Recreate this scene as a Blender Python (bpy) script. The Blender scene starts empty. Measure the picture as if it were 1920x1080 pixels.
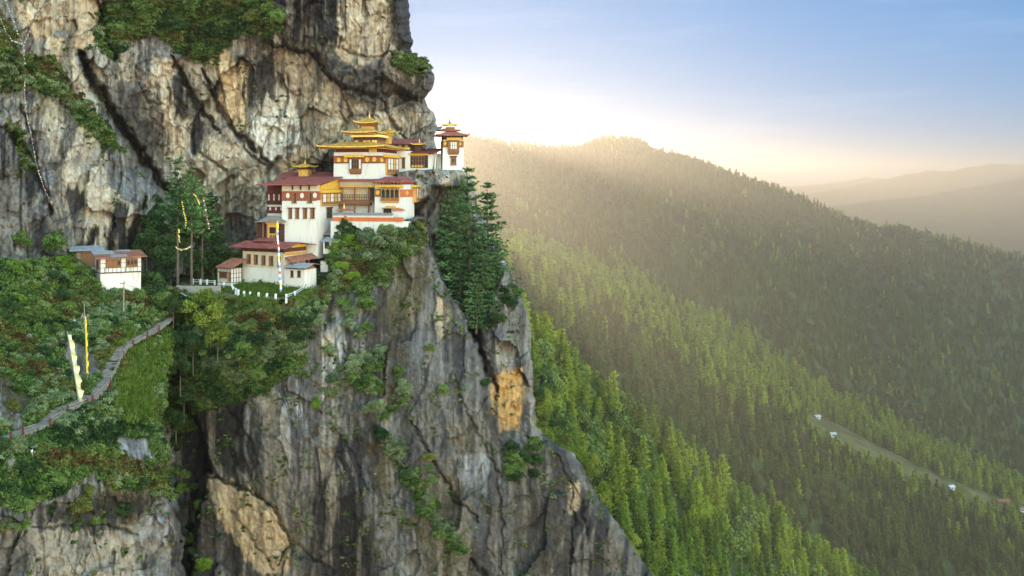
import bpy, bmesh, math, random
import numpy as np
from mathutils import Vector, Matrix

# ------------------------------------------------------------------ scene, camera, sky, sun
S = bpy.context.scene
COL = S.collection
F = 1867.0            # focal length, in pixels of the 1920 wide frame
HY = 340.0            # row of the horizon
random.seed(7)
RNG = np.random.default_rng(11)

cam_d = bpy.data.cameras.new('camera'); cam = bpy.data.objects.new('camera', cam_d); COL.objects.link(cam)
cam_d.sensor_width = 36.0; cam_d.lens = 36.0 * F / 1920.0
cam_d.shift_y = -(540.0 - HY) / 1920.0
cam_d.clip_start = 0.5; cam_d.clip_end = 60000.0
cam.rotation_euler = (math.radians(90), 0, 0)
S.camera = cam

SUN_EL, SUN_AZ = 5.0, -9.0      # degrees; azimuth measured to the right of straight ahead
S.view_settings.view_transform = 'Standard'; S.view_settings.look = 'None'
S.view_settings.gamma = 1.0; S.view_settings.exposure = 1.0
S.view_settings.use_curve_mapping = False

world = bpy.data.worlds.new('World'); S.world = world; world.use_nodes = True
wt = world.node_tree; wn = wt.nodes; wl = wt.links
for n in list(wn): wn.remove(n)
wo = wn.new('ShaderNodeOutputWorld'); wb = wn.new('ShaderNodeBackground')
sky = wn.new('ShaderNodeTexSky'); sky.sky_type = 'NISHITA'; sky.sun_disc = False
sky.sun_elevation = math.radians(SUN_EL); sky.sun_rotation = math.radians(SUN_AZ)
sky.altitude = 2500; sky.air_density = 1.0; sky.dust_density = 0.25; sky.ozone_density = 4.0
def vmath(op, a, b):
    n = wn.new('ShaderNodeVectorMath'); n.operation = op
    for i, v in enumerate((a, b)):
        if hasattr(v, 'is_linked'): wl.new(v, n.inputs[i])
        else: n.inputs[i].default_value = v
    return n.outputs[0]
# roll the brightest part of the sky off softly, as the tone mapped photograph does
K = 1.1
den = vmath('ADD', vmath('MULTIPLY', sky.outputs[0], (1 / K,) * 3), (1, 1, 1))
soft = vmath('DIVIDE', sky.outputs[0], den)
# sky boosted behind viewer, to the right: unseen glow added to light the rock
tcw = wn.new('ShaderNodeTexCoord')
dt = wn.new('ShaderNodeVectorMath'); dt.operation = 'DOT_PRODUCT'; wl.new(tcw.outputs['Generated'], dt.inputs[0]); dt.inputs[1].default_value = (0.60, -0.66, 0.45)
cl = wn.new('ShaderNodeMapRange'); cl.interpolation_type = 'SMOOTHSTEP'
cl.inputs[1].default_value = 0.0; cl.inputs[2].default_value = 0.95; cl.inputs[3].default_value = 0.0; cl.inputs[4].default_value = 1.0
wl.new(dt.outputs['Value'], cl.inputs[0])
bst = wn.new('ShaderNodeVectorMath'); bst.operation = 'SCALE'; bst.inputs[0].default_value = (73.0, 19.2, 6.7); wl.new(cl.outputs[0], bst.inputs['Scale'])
soft = vmath('MULTIPLY', soft, (0.68, 1.66, 3.0))
# faint streaks of high cloud
mpw = wn.new('ShaderNodeMapping'); mpw.inputs['Scale'].default_value = (3.0, 3.0, 26.0); mpw.inputs['Rotation'].default_value = (0.0, 0.10, 0.0); wl.new(tcw.outputs['Generated'], mpw.inputs[0])
nzw = wn.new('ShaderNodeTexNoise'); nzw.inputs['Scale'].default_value = 1.6; nzw.inputs['Detail'].default_value = 7; nzw.inputs['Roughness'].default_value = 0.6; wl.new(mpw.outputs[0], nzw.inputs['Vector'])
crw = wn.new('ShaderNodeMapRange'); crw.interpolation_type = 'SMOOTHSTEP'; crw.inputs[1].default_value = 0.48; crw.inputs[2].default_value = 0.75; crw.inputs[3].default_value = 0.0; crw.inputs[4].default_value = 0.13; wl.new(nzw.outputs[0], crw.inputs[0])
cvw = wn.new('ShaderNodeVectorMath'); cvw.operation = 'SCALE'; cvw.inputs[0].default_value = (1.5, 1.45, 1.4); wl.new(crw.outputs[0], cvw.inputs['Scale'])
soft = vmath('ADD', soft, cvw.outputs[0])
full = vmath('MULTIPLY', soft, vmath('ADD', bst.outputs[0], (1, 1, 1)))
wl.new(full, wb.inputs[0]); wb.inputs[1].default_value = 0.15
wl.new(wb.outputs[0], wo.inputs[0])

sun_d = bpy.data.lights.new('sun', 'SUN'); sun = bpy.data.objects.new('sun', sun_d); COL.objects.link(sun)
sun_d.energy = 4.6; sun_d.angle = math.radians(0.6); sun_d.color = (1.0, 0.86, 0.62)
_e, _a = math.radians(SUN_EL), math.radians(SUN_AZ)
to_sun = Vector((math.sin(_a) * math.cos(_e), math.cos(_a) * math.cos(_e), math.sin(_e)))
sun.rotation_euler = to_sun.to_track_quat('Z', 'Y').to_euler()

cy = S.cycles
cy.max_bounces = 6; cy.diffuse_bounces = 3; cy.glossy_bounces = 2; cy.transmission_bounces = 3
cy.volume_bounces = 1; cy.transparent_max_bounces = 4; cy.use_denoising = True
cy.sample_clamp_indirect = 6.0

def W(px, py, D):
    return Vector(((px - 960.0) / F * D, D, (HY - py) / F * D))

# ------------------------------------------------------------------ numpy noise
def _h(ix, iy, seed):
    n = (ix.astype(np.int64) * 374761393 + iy.astype(np.int64) * 668265263 + seed * 974634541) & 0x7fffffff
    n = (n ^ (n >> 13)) * 1274126177 & 0x7fffffff
    n = (n ^ (n >> 16)) * 668265263 & 0x7fffffff
    return ((n ^ (n >> 15)) & 0xffff) / 65535.0
def vnoise(x, y, seed=0):
    ix = np.floor(x); iy = np.floor(y); fx = x - ix; fy = y - iy
    fx = fx * fx * fx * (fx * (fx * 6 - 15) + 10); fy = fy * fy * fy * (fy * (fy * 6 - 15) + 10)
    a = _h(ix, iy, seed); b = _h(ix + 1, iy, seed); c = _h(ix, iy + 1, seed); d = _h(ix + 1, iy + 1, seed)
    return (a + (b - a) * fx + (c - a) * fy + (a - b - c + d) * fx * fy) * 2 - 1
def fbm(x, y, seed=0, octv=5, gain=0.5, ridge=False):
    s = 0; a = 1; t = 0
    for o in range(octv):
        n = vnoise(x + 17.3 * o, y - 9.1 * o, seed + o)
        if ridge: n = 1 - 2 * np.abs(n)
        s = s + n * a; t += a; a *= gain; x = x * 2.03; y = y * 2.03
    return s / t
def voro(x, y, seed=0):
    """nearest and second cell: F1, F2, cell hash, offset to the cell centre"""
    ix = np.floor(x); iy = np.floor(y)
    f1 = np.full(x.shape, 9.0); f2 = np.full(x.shape, 9.0)
    hid = np.zeros(x.shape); hid2 = np.zeros(x.shape); hid3 = np.zeros(x.shape); ox = np.zeros(x.shape); oy = np.zeros(x.shape)
    for dx in (-1, 0, 1):
        for dy in (-1, 0, 1):
            cx = ix + dx; cyy = iy + dy
            jx = cx + 0.1 + 0.8 * _h(cx, cyy, seed); jy = cyy + 0.1 + 0.8 * _h(cx, cyy, seed + 5)
            d = np.hypot(x - jx, y - jy)
            near = d < f1
            f2 = np.where(near, f1, np.minimum(f2, d)); f1 = np.where(near, d, f1)
            hid = np.where(near, _h(cx, cyy, seed + 9), hid); hid2 = np.where(near, _h(cx, cyy, seed + 13), hid2); hid3 = np.where(near, _h(cx, cyy, seed + 17), hid3)
            ox = np.where(near, x - jx, ox); oy = np.where(near, y - jy, oy)
    return f1, f2, hid, hid2, hid3, ox, oy
def sstep(a, b, x):
    t = np.clip((x - a) / (b - a), 0, 1); return t * t * (3 - 2 * t)
def seg_dist(x, y, pts):
    """distance to a polyline and the position 0..1 along it"""
    best = np.full(x.shape, 1e9); par = np.zeros(x.shape); n = len(pts) - 1
    for i in range(n):
        (ax, ay), (bx, by) = pts[i][:2], pts[i + 1][:2]
        vx, vy = bx - ax, by - ay; L = vx * vx + vy * vy + 1e-9
        t = np.clip(((x - ax) * vx + (y - ay) * vy) / L, 0, 1)
        d = np.hypot(x - ax - t * vx, y - ay - t * vy)
        m = d < best; best = np.where(m, d, best); par = np.where(m, (i + t) / n, par)
    return best, par
def poly_sd(x, y, pts):
    """signed distance to a polygon, negative inside"""
    d, _ = seg_dist(x, y, list(pts) + [pts[0]])
    ins = np.zeros(x.shape, bool); n = len(pts); j = n - 1
    for i in range(n):
        xi, yi = pts[i]; xj, yj = pts[j]
        c = ((yi > y) != (yj > y)) & (x < (xj - xi) * (y - yi) / (yj - yi + 1e-12) + xi)
        ins ^= c; j = i
    return np.where(ins, -d, d)
def rbf(ctrl):
    P = np.array([(a / 100, b / 100) for a, b, c in ctrl]); v = np.array([c for a, b, c in ctrl], float); n = len(P)
    r = np.hypot(P[:, None, 0] - P[None, :, 0], P[:, None, 1] - P[None, :, 1])
    A = np.zeros((n + 3, n + 3)); A[:n, :n] = r; A[:n, n] = 1; A[:n, n + 1:] = P; A[n, :n] = 1; A[n + 1:, :n] = P.T
    sol = np.linalg.solve(A + 1e-9 * np.eye(n + 3), np.concatenate([v, [0, 0, 0]]))
    def f(x, y):
        x = x / 100; y = y / 100
        s = sol[n] + sol[n + 1] * x + sol[n + 2] * y
        for i in range(n): s = s + sol[i] * np.hypot(x - P[i, 0], y - P[i, 1])
        return s
    return f

# ------------------------------------------------------------------ mesh and material helpers
MATS = {}
def mat(name, col, rough=0.85, var=0.15, scale=3.0, metal=0.0, bump=0.0, spec=0.25, stain=None, streak=False, trans=0.0):
    """a principled material with object-space noise in its colour"""
    if name in MATS: return MATS[name]
    m = bpy.data.materials.new(name); m.use_nodes = True; t = m.node_tree; b = t.nodes['Principled BSDF']
    b.inputs['Roughness'].default_value = rough; b.inputs['Metallic'].default_value = metal
    b.inputs['Specular IOR Level'].default_value = spec
    tc = t.nodes.new('ShaderNodeTexCoord'); mp = t.nodes.new('ShaderNodeMapping'); t.links.new(tc.outputs['Object'], mp.inputs[0])
    if streak: mp.inputs['Scale'].default_value = (1, 1, 0.18)
    no = t.nodes.new('ShaderNodeTexNoise'); no.inputs['Scale'].default_value = scale; no.inputs['Detail'].default_value = 6
    no.inputs['Roughness'].default_value = 0.65
    t.links.new(mp.outputs[0], no.inputs['Vector'])
    rp = t.nodes.new('ShaderNodeValToRGB'); rp.color_ramp.elements[0].position = 0.3; rp.color_ramp.elements[1].position = 0.7
    lo = stain if stain else tuple(c * (1 - var) for c in col); hi = tuple(min(1, c * (1 + var * 0.6)) for c in col)
    rp.color_ramp.elements[0].color = (*lo, 1); rp.color_ramp.elements[1].color = (*hi, 1)
    if stain:
        rp.color_ramp.elements[0].position = 0.28; rp.color_ramp.elements[1].position = 0.46
    t.links.new(no.outputs[0], rp.inputs[0]); t.links.new(rp.outputs[0], b.inputs['Base Color'])
    if bump:
        bp = t.nodes.new('ShaderNodeBump'); bp.inputs['Strength'].default_value = bump; bp.inputs['Distance'].default_value = 0.05
        t.links.new(no.outputs[0], bp.inputs['Height']); t.links.new(bp.outputs[0], b.inputs['Normal'])
    MATS[name] = m; return m
def leaf_mat(name, dark, light, trans=0.35, hue=None):
    """leaves: colour by the tuft's own attribute and by object, thin enough to let light through"""
    if name in MATS: return MATS[name]
    m = bpy.data.materials.new(name); m.use_nodes = True; t = m.node_tree
    for n in list(t.nodes): t.nodes.remove(n)
    out = t.nodes.new('ShaderNodeOutputMaterial')
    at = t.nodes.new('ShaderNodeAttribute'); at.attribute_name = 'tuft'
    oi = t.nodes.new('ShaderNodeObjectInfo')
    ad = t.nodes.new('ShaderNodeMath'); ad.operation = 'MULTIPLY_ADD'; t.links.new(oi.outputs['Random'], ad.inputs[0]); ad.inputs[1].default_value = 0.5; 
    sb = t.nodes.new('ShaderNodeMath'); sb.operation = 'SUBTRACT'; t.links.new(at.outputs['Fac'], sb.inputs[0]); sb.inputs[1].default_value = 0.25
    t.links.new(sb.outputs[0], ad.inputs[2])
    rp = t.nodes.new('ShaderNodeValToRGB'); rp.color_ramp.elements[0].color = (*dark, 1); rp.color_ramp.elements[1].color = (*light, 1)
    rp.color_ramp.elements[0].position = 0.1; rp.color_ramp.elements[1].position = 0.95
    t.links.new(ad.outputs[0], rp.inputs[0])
    df = t.nodes.new('ShaderNodeBsdfDiffuse'); tr = t.nodes.new('ShaderNodeBsdfTranslucent'); mx = t.nodes.new('ShaderNodeMixShader')
    mx.inputs[0].default_value = trans
    t.links.new(rp.outputs[0], df.inputs[0])
    br = t.nodes.new('ShaderNodeMixRGB'); br.blend_type = 'MULTIPLY'; br.inputs[0].default_value = 1; br.inputs[2].default_value = (1.5, 1.45, 0.6, 1)
    t.links.new(rp.outputs[0], br.inputs[1]); t.links.new(br.outputs[0], tr.inputs[0])
    t.links.new(df.outputs[0], mx.inputs[1]); t.links.new(tr.outputs[0], mx.inputs[2]); t.links.new(mx.outputs[0], out.inputs[0])
    MATS[name] = m; return m

def link(o, parent=None):
    COL.objects.link(o)
    if parent is not None: o.parent = parent
    return o
def tag(o, label=None, cat=None, group=None, kind=None):
    if label: o['label'] = label
    if cat: o['category'] = cat
    if group: o['group'] = group
    if kind: o['kind'] = kind
    return o
def empty(name, loc, yaw=0.0):
    o = bpy.data.objects.new(name, None); COL.objects.link(o); o.location = loc
    o.rotation_euler = (0, 0, math.radians(yaw)); o.empty_display_size = 0.5
    return o
def mesh_np(name, verts, faces, m=None, smooth=False):
    """verts (n,3) array, faces (k,3|4) array"""
    me = bpy.data.meshes.new(name); nv, nf, k = len(verts), len(faces), faces.shape[1]
    me.vertices.add(nv); me.vertices.foreach_set('co', np.ascontiguousarray(verts, np.float32).ravel())
    me.loops.add(nf * k); me.loops.foreach_set('vertex_index', np.ascontiguousarray(faces, np.int32).ravel())
    me.polygons.add(nf); me.polygons.foreach_set('loop_start', np.arange(0, nf * k, k, dtype=np.int32))
    me.polygons.foreach_set('loop_total', np.full(nf, k, np.int32))
    me.polygons.foreach_set('use_smooth', np.full(nf, smooth, bool))
    me.update(calc_edges=True)
    if m: me.materials.append(m)
    return me
def attr(me, name, vals, typ='FLOAT'):
    a = me.attributes.new(name, typ, 'POINT')
    if typ == 'FLOAT': a.data.foreach_set('value', np.ascontiguousarray(vals, np.float32))
    elif typ == 'FLOAT_COLOR': a.data.foreach_set('color', np.ascontiguousarray(vals, np.float32).ravel())
    elif typ == 'FLOAT_VECTOR': a.data.foreach_set('vector', np.ascontiguousarray(vals, np.float32).ravel())
    elif typ == 'INT': a.data.foreach_set('value', np.ascontiguousarray(vals, np.int32))

class MB:
    """collects boxes, bars, tubes and lathes in local units; build() links them as one mesh object"""
    def __init__(s, unit=1.0): s.v = []; s.f = []; s.u = unit
    def add(s, vs, fs):
        b = len(s.v); s.v += [tuple(v) for v in vs]; s.f += [tuple(i + b for i in f) for f in fs]; return s
    def box(s, x0, x1, y0, y1, z0, z1, tx=0.0, ty=0.0):
        """tx, ty: how far each side leans in towards the top"""
        return s.add([(x0, y0, z0), (x1, y0, z0), (x1, y1, z0), (x0, y1, z0), (x0 + tx, y0 + ty, z1), (x1 - tx, y0 + ty, z1), (x1 - tx, y1 - ty, z1), (x0 + tx, y1 - ty, z1)],
                     [(3, 2, 1, 0), (4, 5, 6, 7), (0, 1, 5, 4), (1, 2, 6, 5), (2, 3, 7, 6), (3, 0, 4, 7)])
    def bar(s, a, b, w, h=None):
        a = Vector(a); b = Vector(b); d = (b - a).normalized(); h = h or w
        up = Vector((0, 0, 1)) if abs(d.z) < 0.95 else Vector((0, 1, 0))
        r = d.cross(up).normalized() * w / 2; q = r.cross(d).normalized() * h / 2
        vs = [a - r - q, a + r - q, a + r + q, a - r + q, b - r - q, b + r - q, b + r + q, b - r + q]
        return s.add(vs, [(0, 1, 2, 3), (7, 6, 5, 4), (1, 0, 4, 5), (2, 1, 5, 6), (3, 2, 6, 7), (0, 3, 7, 4)])
    def tube(s, pts, rad, n=8, cap=True):
        pts = [Vector(p) for p in pts]; rads = rad if isinstance(rad, (list, tuple)) else [rad] * len(pts); vs = []; fs = []
        for i, p in enumerate(pts):
            d = (pts[min(i + 1, len(pts) - 1)] - pts[max(i - 1, 0)]).normalized()
            up = Vector((0, 0, 1)) if abs(d.z) < 0.9 else Vector((1, 0, 0))
            r = d.cross(up).normalized(); q = r.cross(d)
            for k in range(n):
                a = 2 * math.pi * k / n; vs.append(p + (r * math.cos(a) + q * math.sin(a)) * rads[i])
        for i in range(len(pts) - 1):
            for k in range(n):
                fs.append((i * n + k, i * n + (k + 1) % n, (i + 1) * n + (k + 1) % n, (i + 1) * n + k))
        if cap: fs += [tuple(range(n))[::-1], tuple(range((len(pts) - 1) * n, len(pts) * n))]
        return s.add(vs, fs)
    def lathe(s, c, prof, n=12):
        c = Vector(c); vs = []; fs = []
        for r, z in prof:
            for k in range(n):
                a = 2 * math.pi * k / n; vs.append(c + Vector((r * math.cos(a), r * math.sin(a), z)))
        for i in range(len(prof) - 1):
            for k in range(n): fs.append((i * n + k, i * n + (k + 1) % n, (i + 1) * n + (k + 1) % n, (i + 1) * n + k))
        fs += [tuple(range(n))[::-1], tuple(range((len(prof) - 1) * n, len(prof) * n))]
        return s.add(vs, fs)
    def disc(s, c, rx, rz, t, axis='y', n=18):
        """a flat disc standing proud of a wall facing -y (or +x)"""
        c = Vector(c); vs = []
        for off in (0, t):
            for k in range(n):
                a = 2 * math.pi * k / n
                vs.append(c + (Vector((rx * math.cos(a), -off, rz * math.sin(a))) if axis == 'y' else Vector((off, rx * math.cos(a), rz * math.sin(a)))))
        fs = [tuple(range(n, 2 * n)), tuple(range(n))[::-1]] + [(k, (k + 1) % n, n + (k + 1) % n, n + k) for k in range(n)]
        return s.add(vs, fs)
    def slab(s, quad, th):
        """a flat quad given a thickness downwards"""
        q = [Vector(p) for p in quad]; d = Vector((0, 0, -th)); n = len(q)
        return s.add(q + [p + d for p in q], [tuple(range(n)), tuple(range(n, 2 * n))[::-1]] + [((i + 1) % n, i, n + i, n + (i + 1) % n) for i in range(n)])
    def build(s, name, m, parent=None, smooth=False):
        me = bpy.data.meshes.new(name); u = s.u
        me.from_pydata([(x * u, y * u, z * u) for x, y, z in s.v], [], s.f); me.materials.append(m)
        bm = bmesh.new(); bm.from_mesh(me); bmesh.ops.recalc_face_normals(bm, faces=bm.faces); bm.to_mesh(me); bm.free()
        if smooth: me.polygons.foreach_set('use_smooth', np.ones(len(me.polygons), bool))
        o = bpy.data.objects.new(name, me); return link(o, parent)
# ------------------------------------------------------------------ the rock: one relief in real depth, split into cliff and hillside
RSIL = [(-140, 742), (0, 762), (60, 769), (100, 774), (108, 784), (116, 799), (140, 811), (165, 808), (185, 797), (200, 800), (215, 813), (235, 819),
        (262, 816), (300, 822), (314, 868), (330, 880), (400, 900), (470, 934), (510, 958), (540, 975), (580, 990), (620, 999), (700, 1002), (770, 1000), (800, 1006),
        (830, 1040), (850, 1072), (880, 1092), (920, 1112), (960, 1138), (1000, 1166), (1040, 1196), (1080, 1226), (1200, 1320)]
def rsil(v):
    a = np.array(RSIL, float); r = np.interp(v, a[:, 0], a[:, 1])
    q = 1 - np.exp(-((v - 290) / 40.0) ** 2)
    return r + (fbm(v / 26.0, v * 0 + 3.3, 5, 4) * 9 + fbm(v / 7.0, v * 0 + 8.3, 9, 2) * 2.5) * q
P_U = [(-200, -140, 118), (-200, 300, 118), (-200, 600, 112), (0, 0, 130), (0, 300, 124), (100, 150, 139), (60, 430, 128), (150, 450, 133), (200, 0, 152), (240, 200, 152), (260, 400, 146), (300, 100, 158),
       (300, 300, 160), (330, 450, 164), (450, 100, 163), (450, 300, 167), (450, 500, 168), (560, 0, 160), (560, 200, 168), (560, 350, 172), (700, 0, 164),
       (700, 200, 172), (700, 300, 176), (800, 100, 172), (800, 250, 178), (820, 330, 176), (830, 450, 171), (900, 600, 167), (800, 700, 165), (400, 700, 151), (330, 800, 144), (350, 1080, 145), (400, -140, 155), (800, -140, 165)]
P_H = [(-200, 500, 98), (0, 500, 112), (100, 500, 121), (200, 545, 125), (320, 545, 138), (240, 620, 117), (330, 600, 131), (180, 760, 97), (300, 760, 112), (0, 830, 83),
       (0, 1000, 79), (100, 900, 86), (300, 900, 104), (200, 1080, 92), (320, 1080, 106), (0, 1200, 76), (60, 620, 110), (60, 740, 97), (-200, 830, 72), (-200, 1200, 66), (130, 560, 120)]
P_B = [(330, 550, 135), (430, 556, 138), (520, 562, 135), (580, 545, 141), (625, 480, 149), (640, 420, 150), (720, 415, 150), (795, 420, 151), (830, 530, 152), (880, 610, 152), (450, 650, 132),
       (600, 620, 138), (700, 560, 142), (780, 600, 146), (400, 700, 134), (360, 800, 141), (450, 850, 136), (450, 1080, 138), (600, 850, 135), (650, 1080, 141), (750, 800, 138),
       (750, 1080, 134), (900, 750, 145), (900, 1000, 140), (1000, 850, 148), (1000, 1000, 146), (1100, 1000, 150), (1200, 1080, 154), (1300, 1200, 158)]
P_Y = [(430, 556, 138), (520, 562, 136), (580, 546, 141), (450, 530, 147), (600, 530, 149), (400, 530, 147), (340, 530, 147), (450, 500, 157), (600, 500, 158), (620, 470, 158), (340, 500, 158)]
P_T = [(735, 330, 160), (800, 325, 160), (805, 365, 159.5), (760, 375, 158.5), (875, 322, 163), (880, 350, 166)]
P_S = [(950, 510, 157), (1000, 620, 159), (930, 650, 153), (960, 760, 152), (1000, 800, 154), (900, 600, 155)]
G_O = [(500, -200), (500, 80), (547, 90), (593, 103), (625, 150), (660, 168), (720, 140), (770, 180), (900, 200), (900, -200)]
G_T = [(742, 322), (760, 319), (800, 317), (900, 316), (900, 348), (850, 352), (812, 350), (806, 372), (780, 380), (748, 376)]
G_Y = [(330, 528), (400, 480), (612, 480), (625, 538), (584, 553), (522, 567), (430, 560), (340, 547)]
G_H = [(-900, 492), (60, 497), (130, 478), (200, 540), (240, 530), (330, 540), (338, 562), (322, 605), (312, 700), (298, 780), (312, 850), (322, 920), (336, 1000), (348, 1200), (-900, 1200)]
G_B = [(328, 543), (430, 553), (520, 560), (582, 547), (604, 500), (626, 455), (640, 408), (700, 404), (792, 408), (803, 452), (830, 520), (880, 602), (903, 660), (928, 745),
       (960, 822), (1010, 830), (1070, 845), (1400, 1260), (350, 1260), (362, 1000), (395, 880), (372, 800), (352, 700), (336, 620)]
G_S = [(898, 612), (938, 505), (958, 495), (1040, 560), (1060, 842), (1000, 850), (948, 835), (930, 770), (914, 715), (898, 650)]
# crevices: polyline, half width in pixels, depth in metres
CRACKS = [([(150, 100), (173, 153), (197, 190), (227, 243), (262, 290), (300, 343), (325, 372)], 9, 8.0), ([(192, 8), (196, 60), (215, 110)], 9, 4.0),
          ([(322, 105), (345, 155), (365, 190), (385, 215), (412, 247)], 4.5, 3.2), ([(378, 128), (397, 167), (413, 207), (443, 247), (477, 277), (505, 312)], 4, 3.0),
          ([(500, 82), (547, 92), (593, 104), (622, 148), (645, 165)], 3, 2.4), ([(443, 247), (470, 290), (500, 312)], 2.5, 1.6), ([(375, 285), (420, 320), (440, 330)], 2.5, 1.4),
          ([(640, 160), (690, 180), (740, 175), (790, 190)], 4, 2.2), ([(640, 165), (655, 210), (640, 260)], 2.5, 1.2), ([(720, 140), (712, 175), (735, 230), (760, 262)], 3, 1.5),
          ([(0, 232), (33, 262), (58, 310), (85, 360), (95, 400)], 6, 2.4), ([(40, 200), (60, 260), (75, 330)], 4, 1.8), ([(560, 170), (563, 235), (540, 280), (505, 312)], 2.2, 1.0),
          ([(640, 90), (700, 110), (745, 95)], 2.5, 1.2), ([(258, 150), (275, 190), (310, 200)], 2, 0.8), ([(275, 370), (250, 430), (245, 470)], 7, 3.5), ([(180, 430), (165, 470)], 5, 2.5),
          ([(800, 452), (832, 525), (880, 606), (905, 662), (930, 735)], 2.2, 2.2), ([(905, 655), (922, 700), (932, 735)], 4, 3.0),
          ([(395, 745), (445, 790), (470, 830), (482, 870), (465, 905)], 2.2, 0.9), ([(388, 893), (415, 898), (470, 925), (515, 955), (545, 1015), (525, 1062)], 3, 2.2),
          ([(430, 955), (470, 1005), (515, 1070)], 2, 0.9), ([(545, 1015), (590, 1045), (640, 1085)], 2, 0.8), ([(612, 790), (660, 850), (690, 920)], 1.8, 0.7),
          ([(640, 645), (662, 690), (640, 670)], 2.5, 0.9), ([(770, 790), (800, 840), (850, 930), (900, 980)], 2.6, 1.3), ([(885, 1050), (915, 1085)], 4, 2.2),
          ([(930, 900), (945, 980), (940, 1080)], 2.4, 1.2), ([(1072, 905), (1075, 980), (1068, 1080)], 2.5, 1.2), ([(1040, 850), (1085, 930), (1100, 1000)], 2.5, 1.0),
          ([(850, 700), (870, 760), (905, 830), (940, 900)], 2.2, 0.9), ([(725, 440), (735, 520), (700, 600)], 2, 0.6), ([(150, 985), (170, 1010), (150, 1080)], 3, 1.2), ([(60, 990), (190, 980), (260, 1005)], 3, 1.6)]
_f = dict(U=rbf(P_U), H=rbf(P_H), B=rbf(P_B), Y=rbf(P_Y), T=rbf(P_T), S=rbf(P_S))
PATH = [(-30, 836), (0, 828), (16, 819), (45, 810), (74, 801), (91, 790), (107, 775), (124, 766), (148, 761), (170, 747), (189, 722), (205, 690), (220, 659), (242, 643), (268, 630), (290, 618), (312, 601), (322, 586), (311, 568)]
def region(u, v, poly, w=5.0, wob=4.0, seed=0):
    sd = poly_sd(u, v, poly) + fbm(u / 22, v / 22, 40 + seed, 4) * wob
    return sstep(w, -w, sd)
def relief(u, v):
    """depth of the rock along the view from the path, with the masks its colours need"""
    wo = region(u, v, G_O, 4, 5, 1); wt_ = region(u, v, G_T, 4, 2, 2); wy = region(u, v, G_Y, 5, 1, 3)
    wh = region(u, v, G_H, 9, 12, 4); wbt = region(u, v, G_B, 6, 10, 5); ws = region(u, v, G_S, 9, 5, 6)
    D = _f['U'](u, v) - 3.0 * wo
    D = D * (1 - wt_) + _f['T'](u, v) * wt_
    D = D * (1 - ws) + _f['S'](u, v) * ws
    D = D * (1 - wbt) + _f['B'](u, v) * wbt
    D = D * (1 - wy) + _f['Y'](u, v) * wy
    D = D * (1 - wh) + _f['H'](u, v) * wh
    soft = np.clip(wh * sstep(960, 900, v + 0.12 * u - 20 * np.sin(u / 40)) + wy, 0, 1)     # grassy ground: little rock relief
    rk = 1 - 0.85 * soft
    sc = D / 150.0
    wu = u + fbm(u / 60, v / 60, 21, 4) * 15; wv = v + fbm(u / 60, v / 60, 31, 4) * 20
    f1, f2, a, b, c, ox, oy = voro(wu / 62 + wv / 300, wv / 105, 3)
    fac = (a - .5) * 3.2 + (b - .5) * 6.5 * ox + (c - .5) * 5.0 * oy
    up = 1 - wbt * 0.35
    g1, g2, a2, b2, c2, ox2, oy2 = voro(wu / 21 + wv / 90, wv / 34, 8)
    fac2 = (a2 - .5) * 0.95 + (b2 - .5) * 2.0 * ox2 + (c2 - .5) * 1.7 * oy2
    h1, h2, a3, b3, c3, ox3, oy3 = voro(wu / 9 + 7, wv / 14, 18)
    fac2 = fac2 + (a3 - .5) * 0.42 + (b3 - .5) * 1.0 * ox3 + (c3 - .5) * .9 * oy3
    lm = 1 - .55 * np.maximum(wbt, ws)
    n = fac * up + fac2 * up * (1 - .35 * wbt) + fbm(u / 80, v / 140, 2, 6) * 1.9 * lm + fbm(u / 9, v / 16, 15, 4) * 0.40 * lm + fbm(u / 11, v / 170, 33, 4) * 0.55
    n = n - np.abs(fbm(u / 30, v / 60, 77, 4)) * 1.0 * lm
    crk = 0
    for pts, hw, dep in CRACKS:
        d, t = seg_dist(u + fbm(u / 14, v / 14, 61, 3) * 7, v + fbm(u / 14, v / 14, 71, 3) * 7, pts)
        tap = np.clip(np.minimum(t, 1 - t) * 6, 0.15, 1)
        crk = np.maximum(crk, dep * np.exp(-(d / (hw * (0.4 + 0.6 * tap))) ** 2))
    pth = 1 - np.exp(-(seg_dist(u, v, PATH)[0] / 20.0) ** 2)
    soft = soft * pth; rk = rk * np.where(v > 540, np.where(u < 330, pth, 1), 1)
    D = D + (n * rk + crk + fbm(u / 40, v / 40, 55, 5) * 1.3 * soft) * sc
    return D, dict(H=wh, B=wbt, Y=wy, S=ws, O=wo, soft=soft, crk=crk, f2=f2 - f1, g2=g2 - g1, cell=a, cell2=a2)

U0 = -420.0
NU, NV = 790, 640
_v = np.linspace(-140, 1200, NV); _s = np.linspace(0, 1, NU)
_R = rsil(_v)
US = U0 + _s[None, :] * (_R[:, None] - U0); VS = np.repeat(_v[:, None], NU, 1)
DS, MK = relief(US, VS)
_t = np.clip((_R[:, None] - US) / 34.0, 0, 1)
DS = DS + 9.0 * (1 - np.sqrt(np.clip(1 - (1 - _t) ** 2, 0, 1)))          # the mass rounds away at its outer edge
def surf(px, py, lift=0.0):
    """world point on the rock at a place of the picture"""
    j = min(max(int(round((py + 140) / 1340 * (NV - 1))), 0), NV - 1)
    i = min(max(int(round((px - U0) / (_R[j] - U0) * (NU - 1))), 0), NU - 1)
    return W(px, py, float(DS[j, i]) - lift)
def surf_d(px, py):
    return surf(px, py).y

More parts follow.
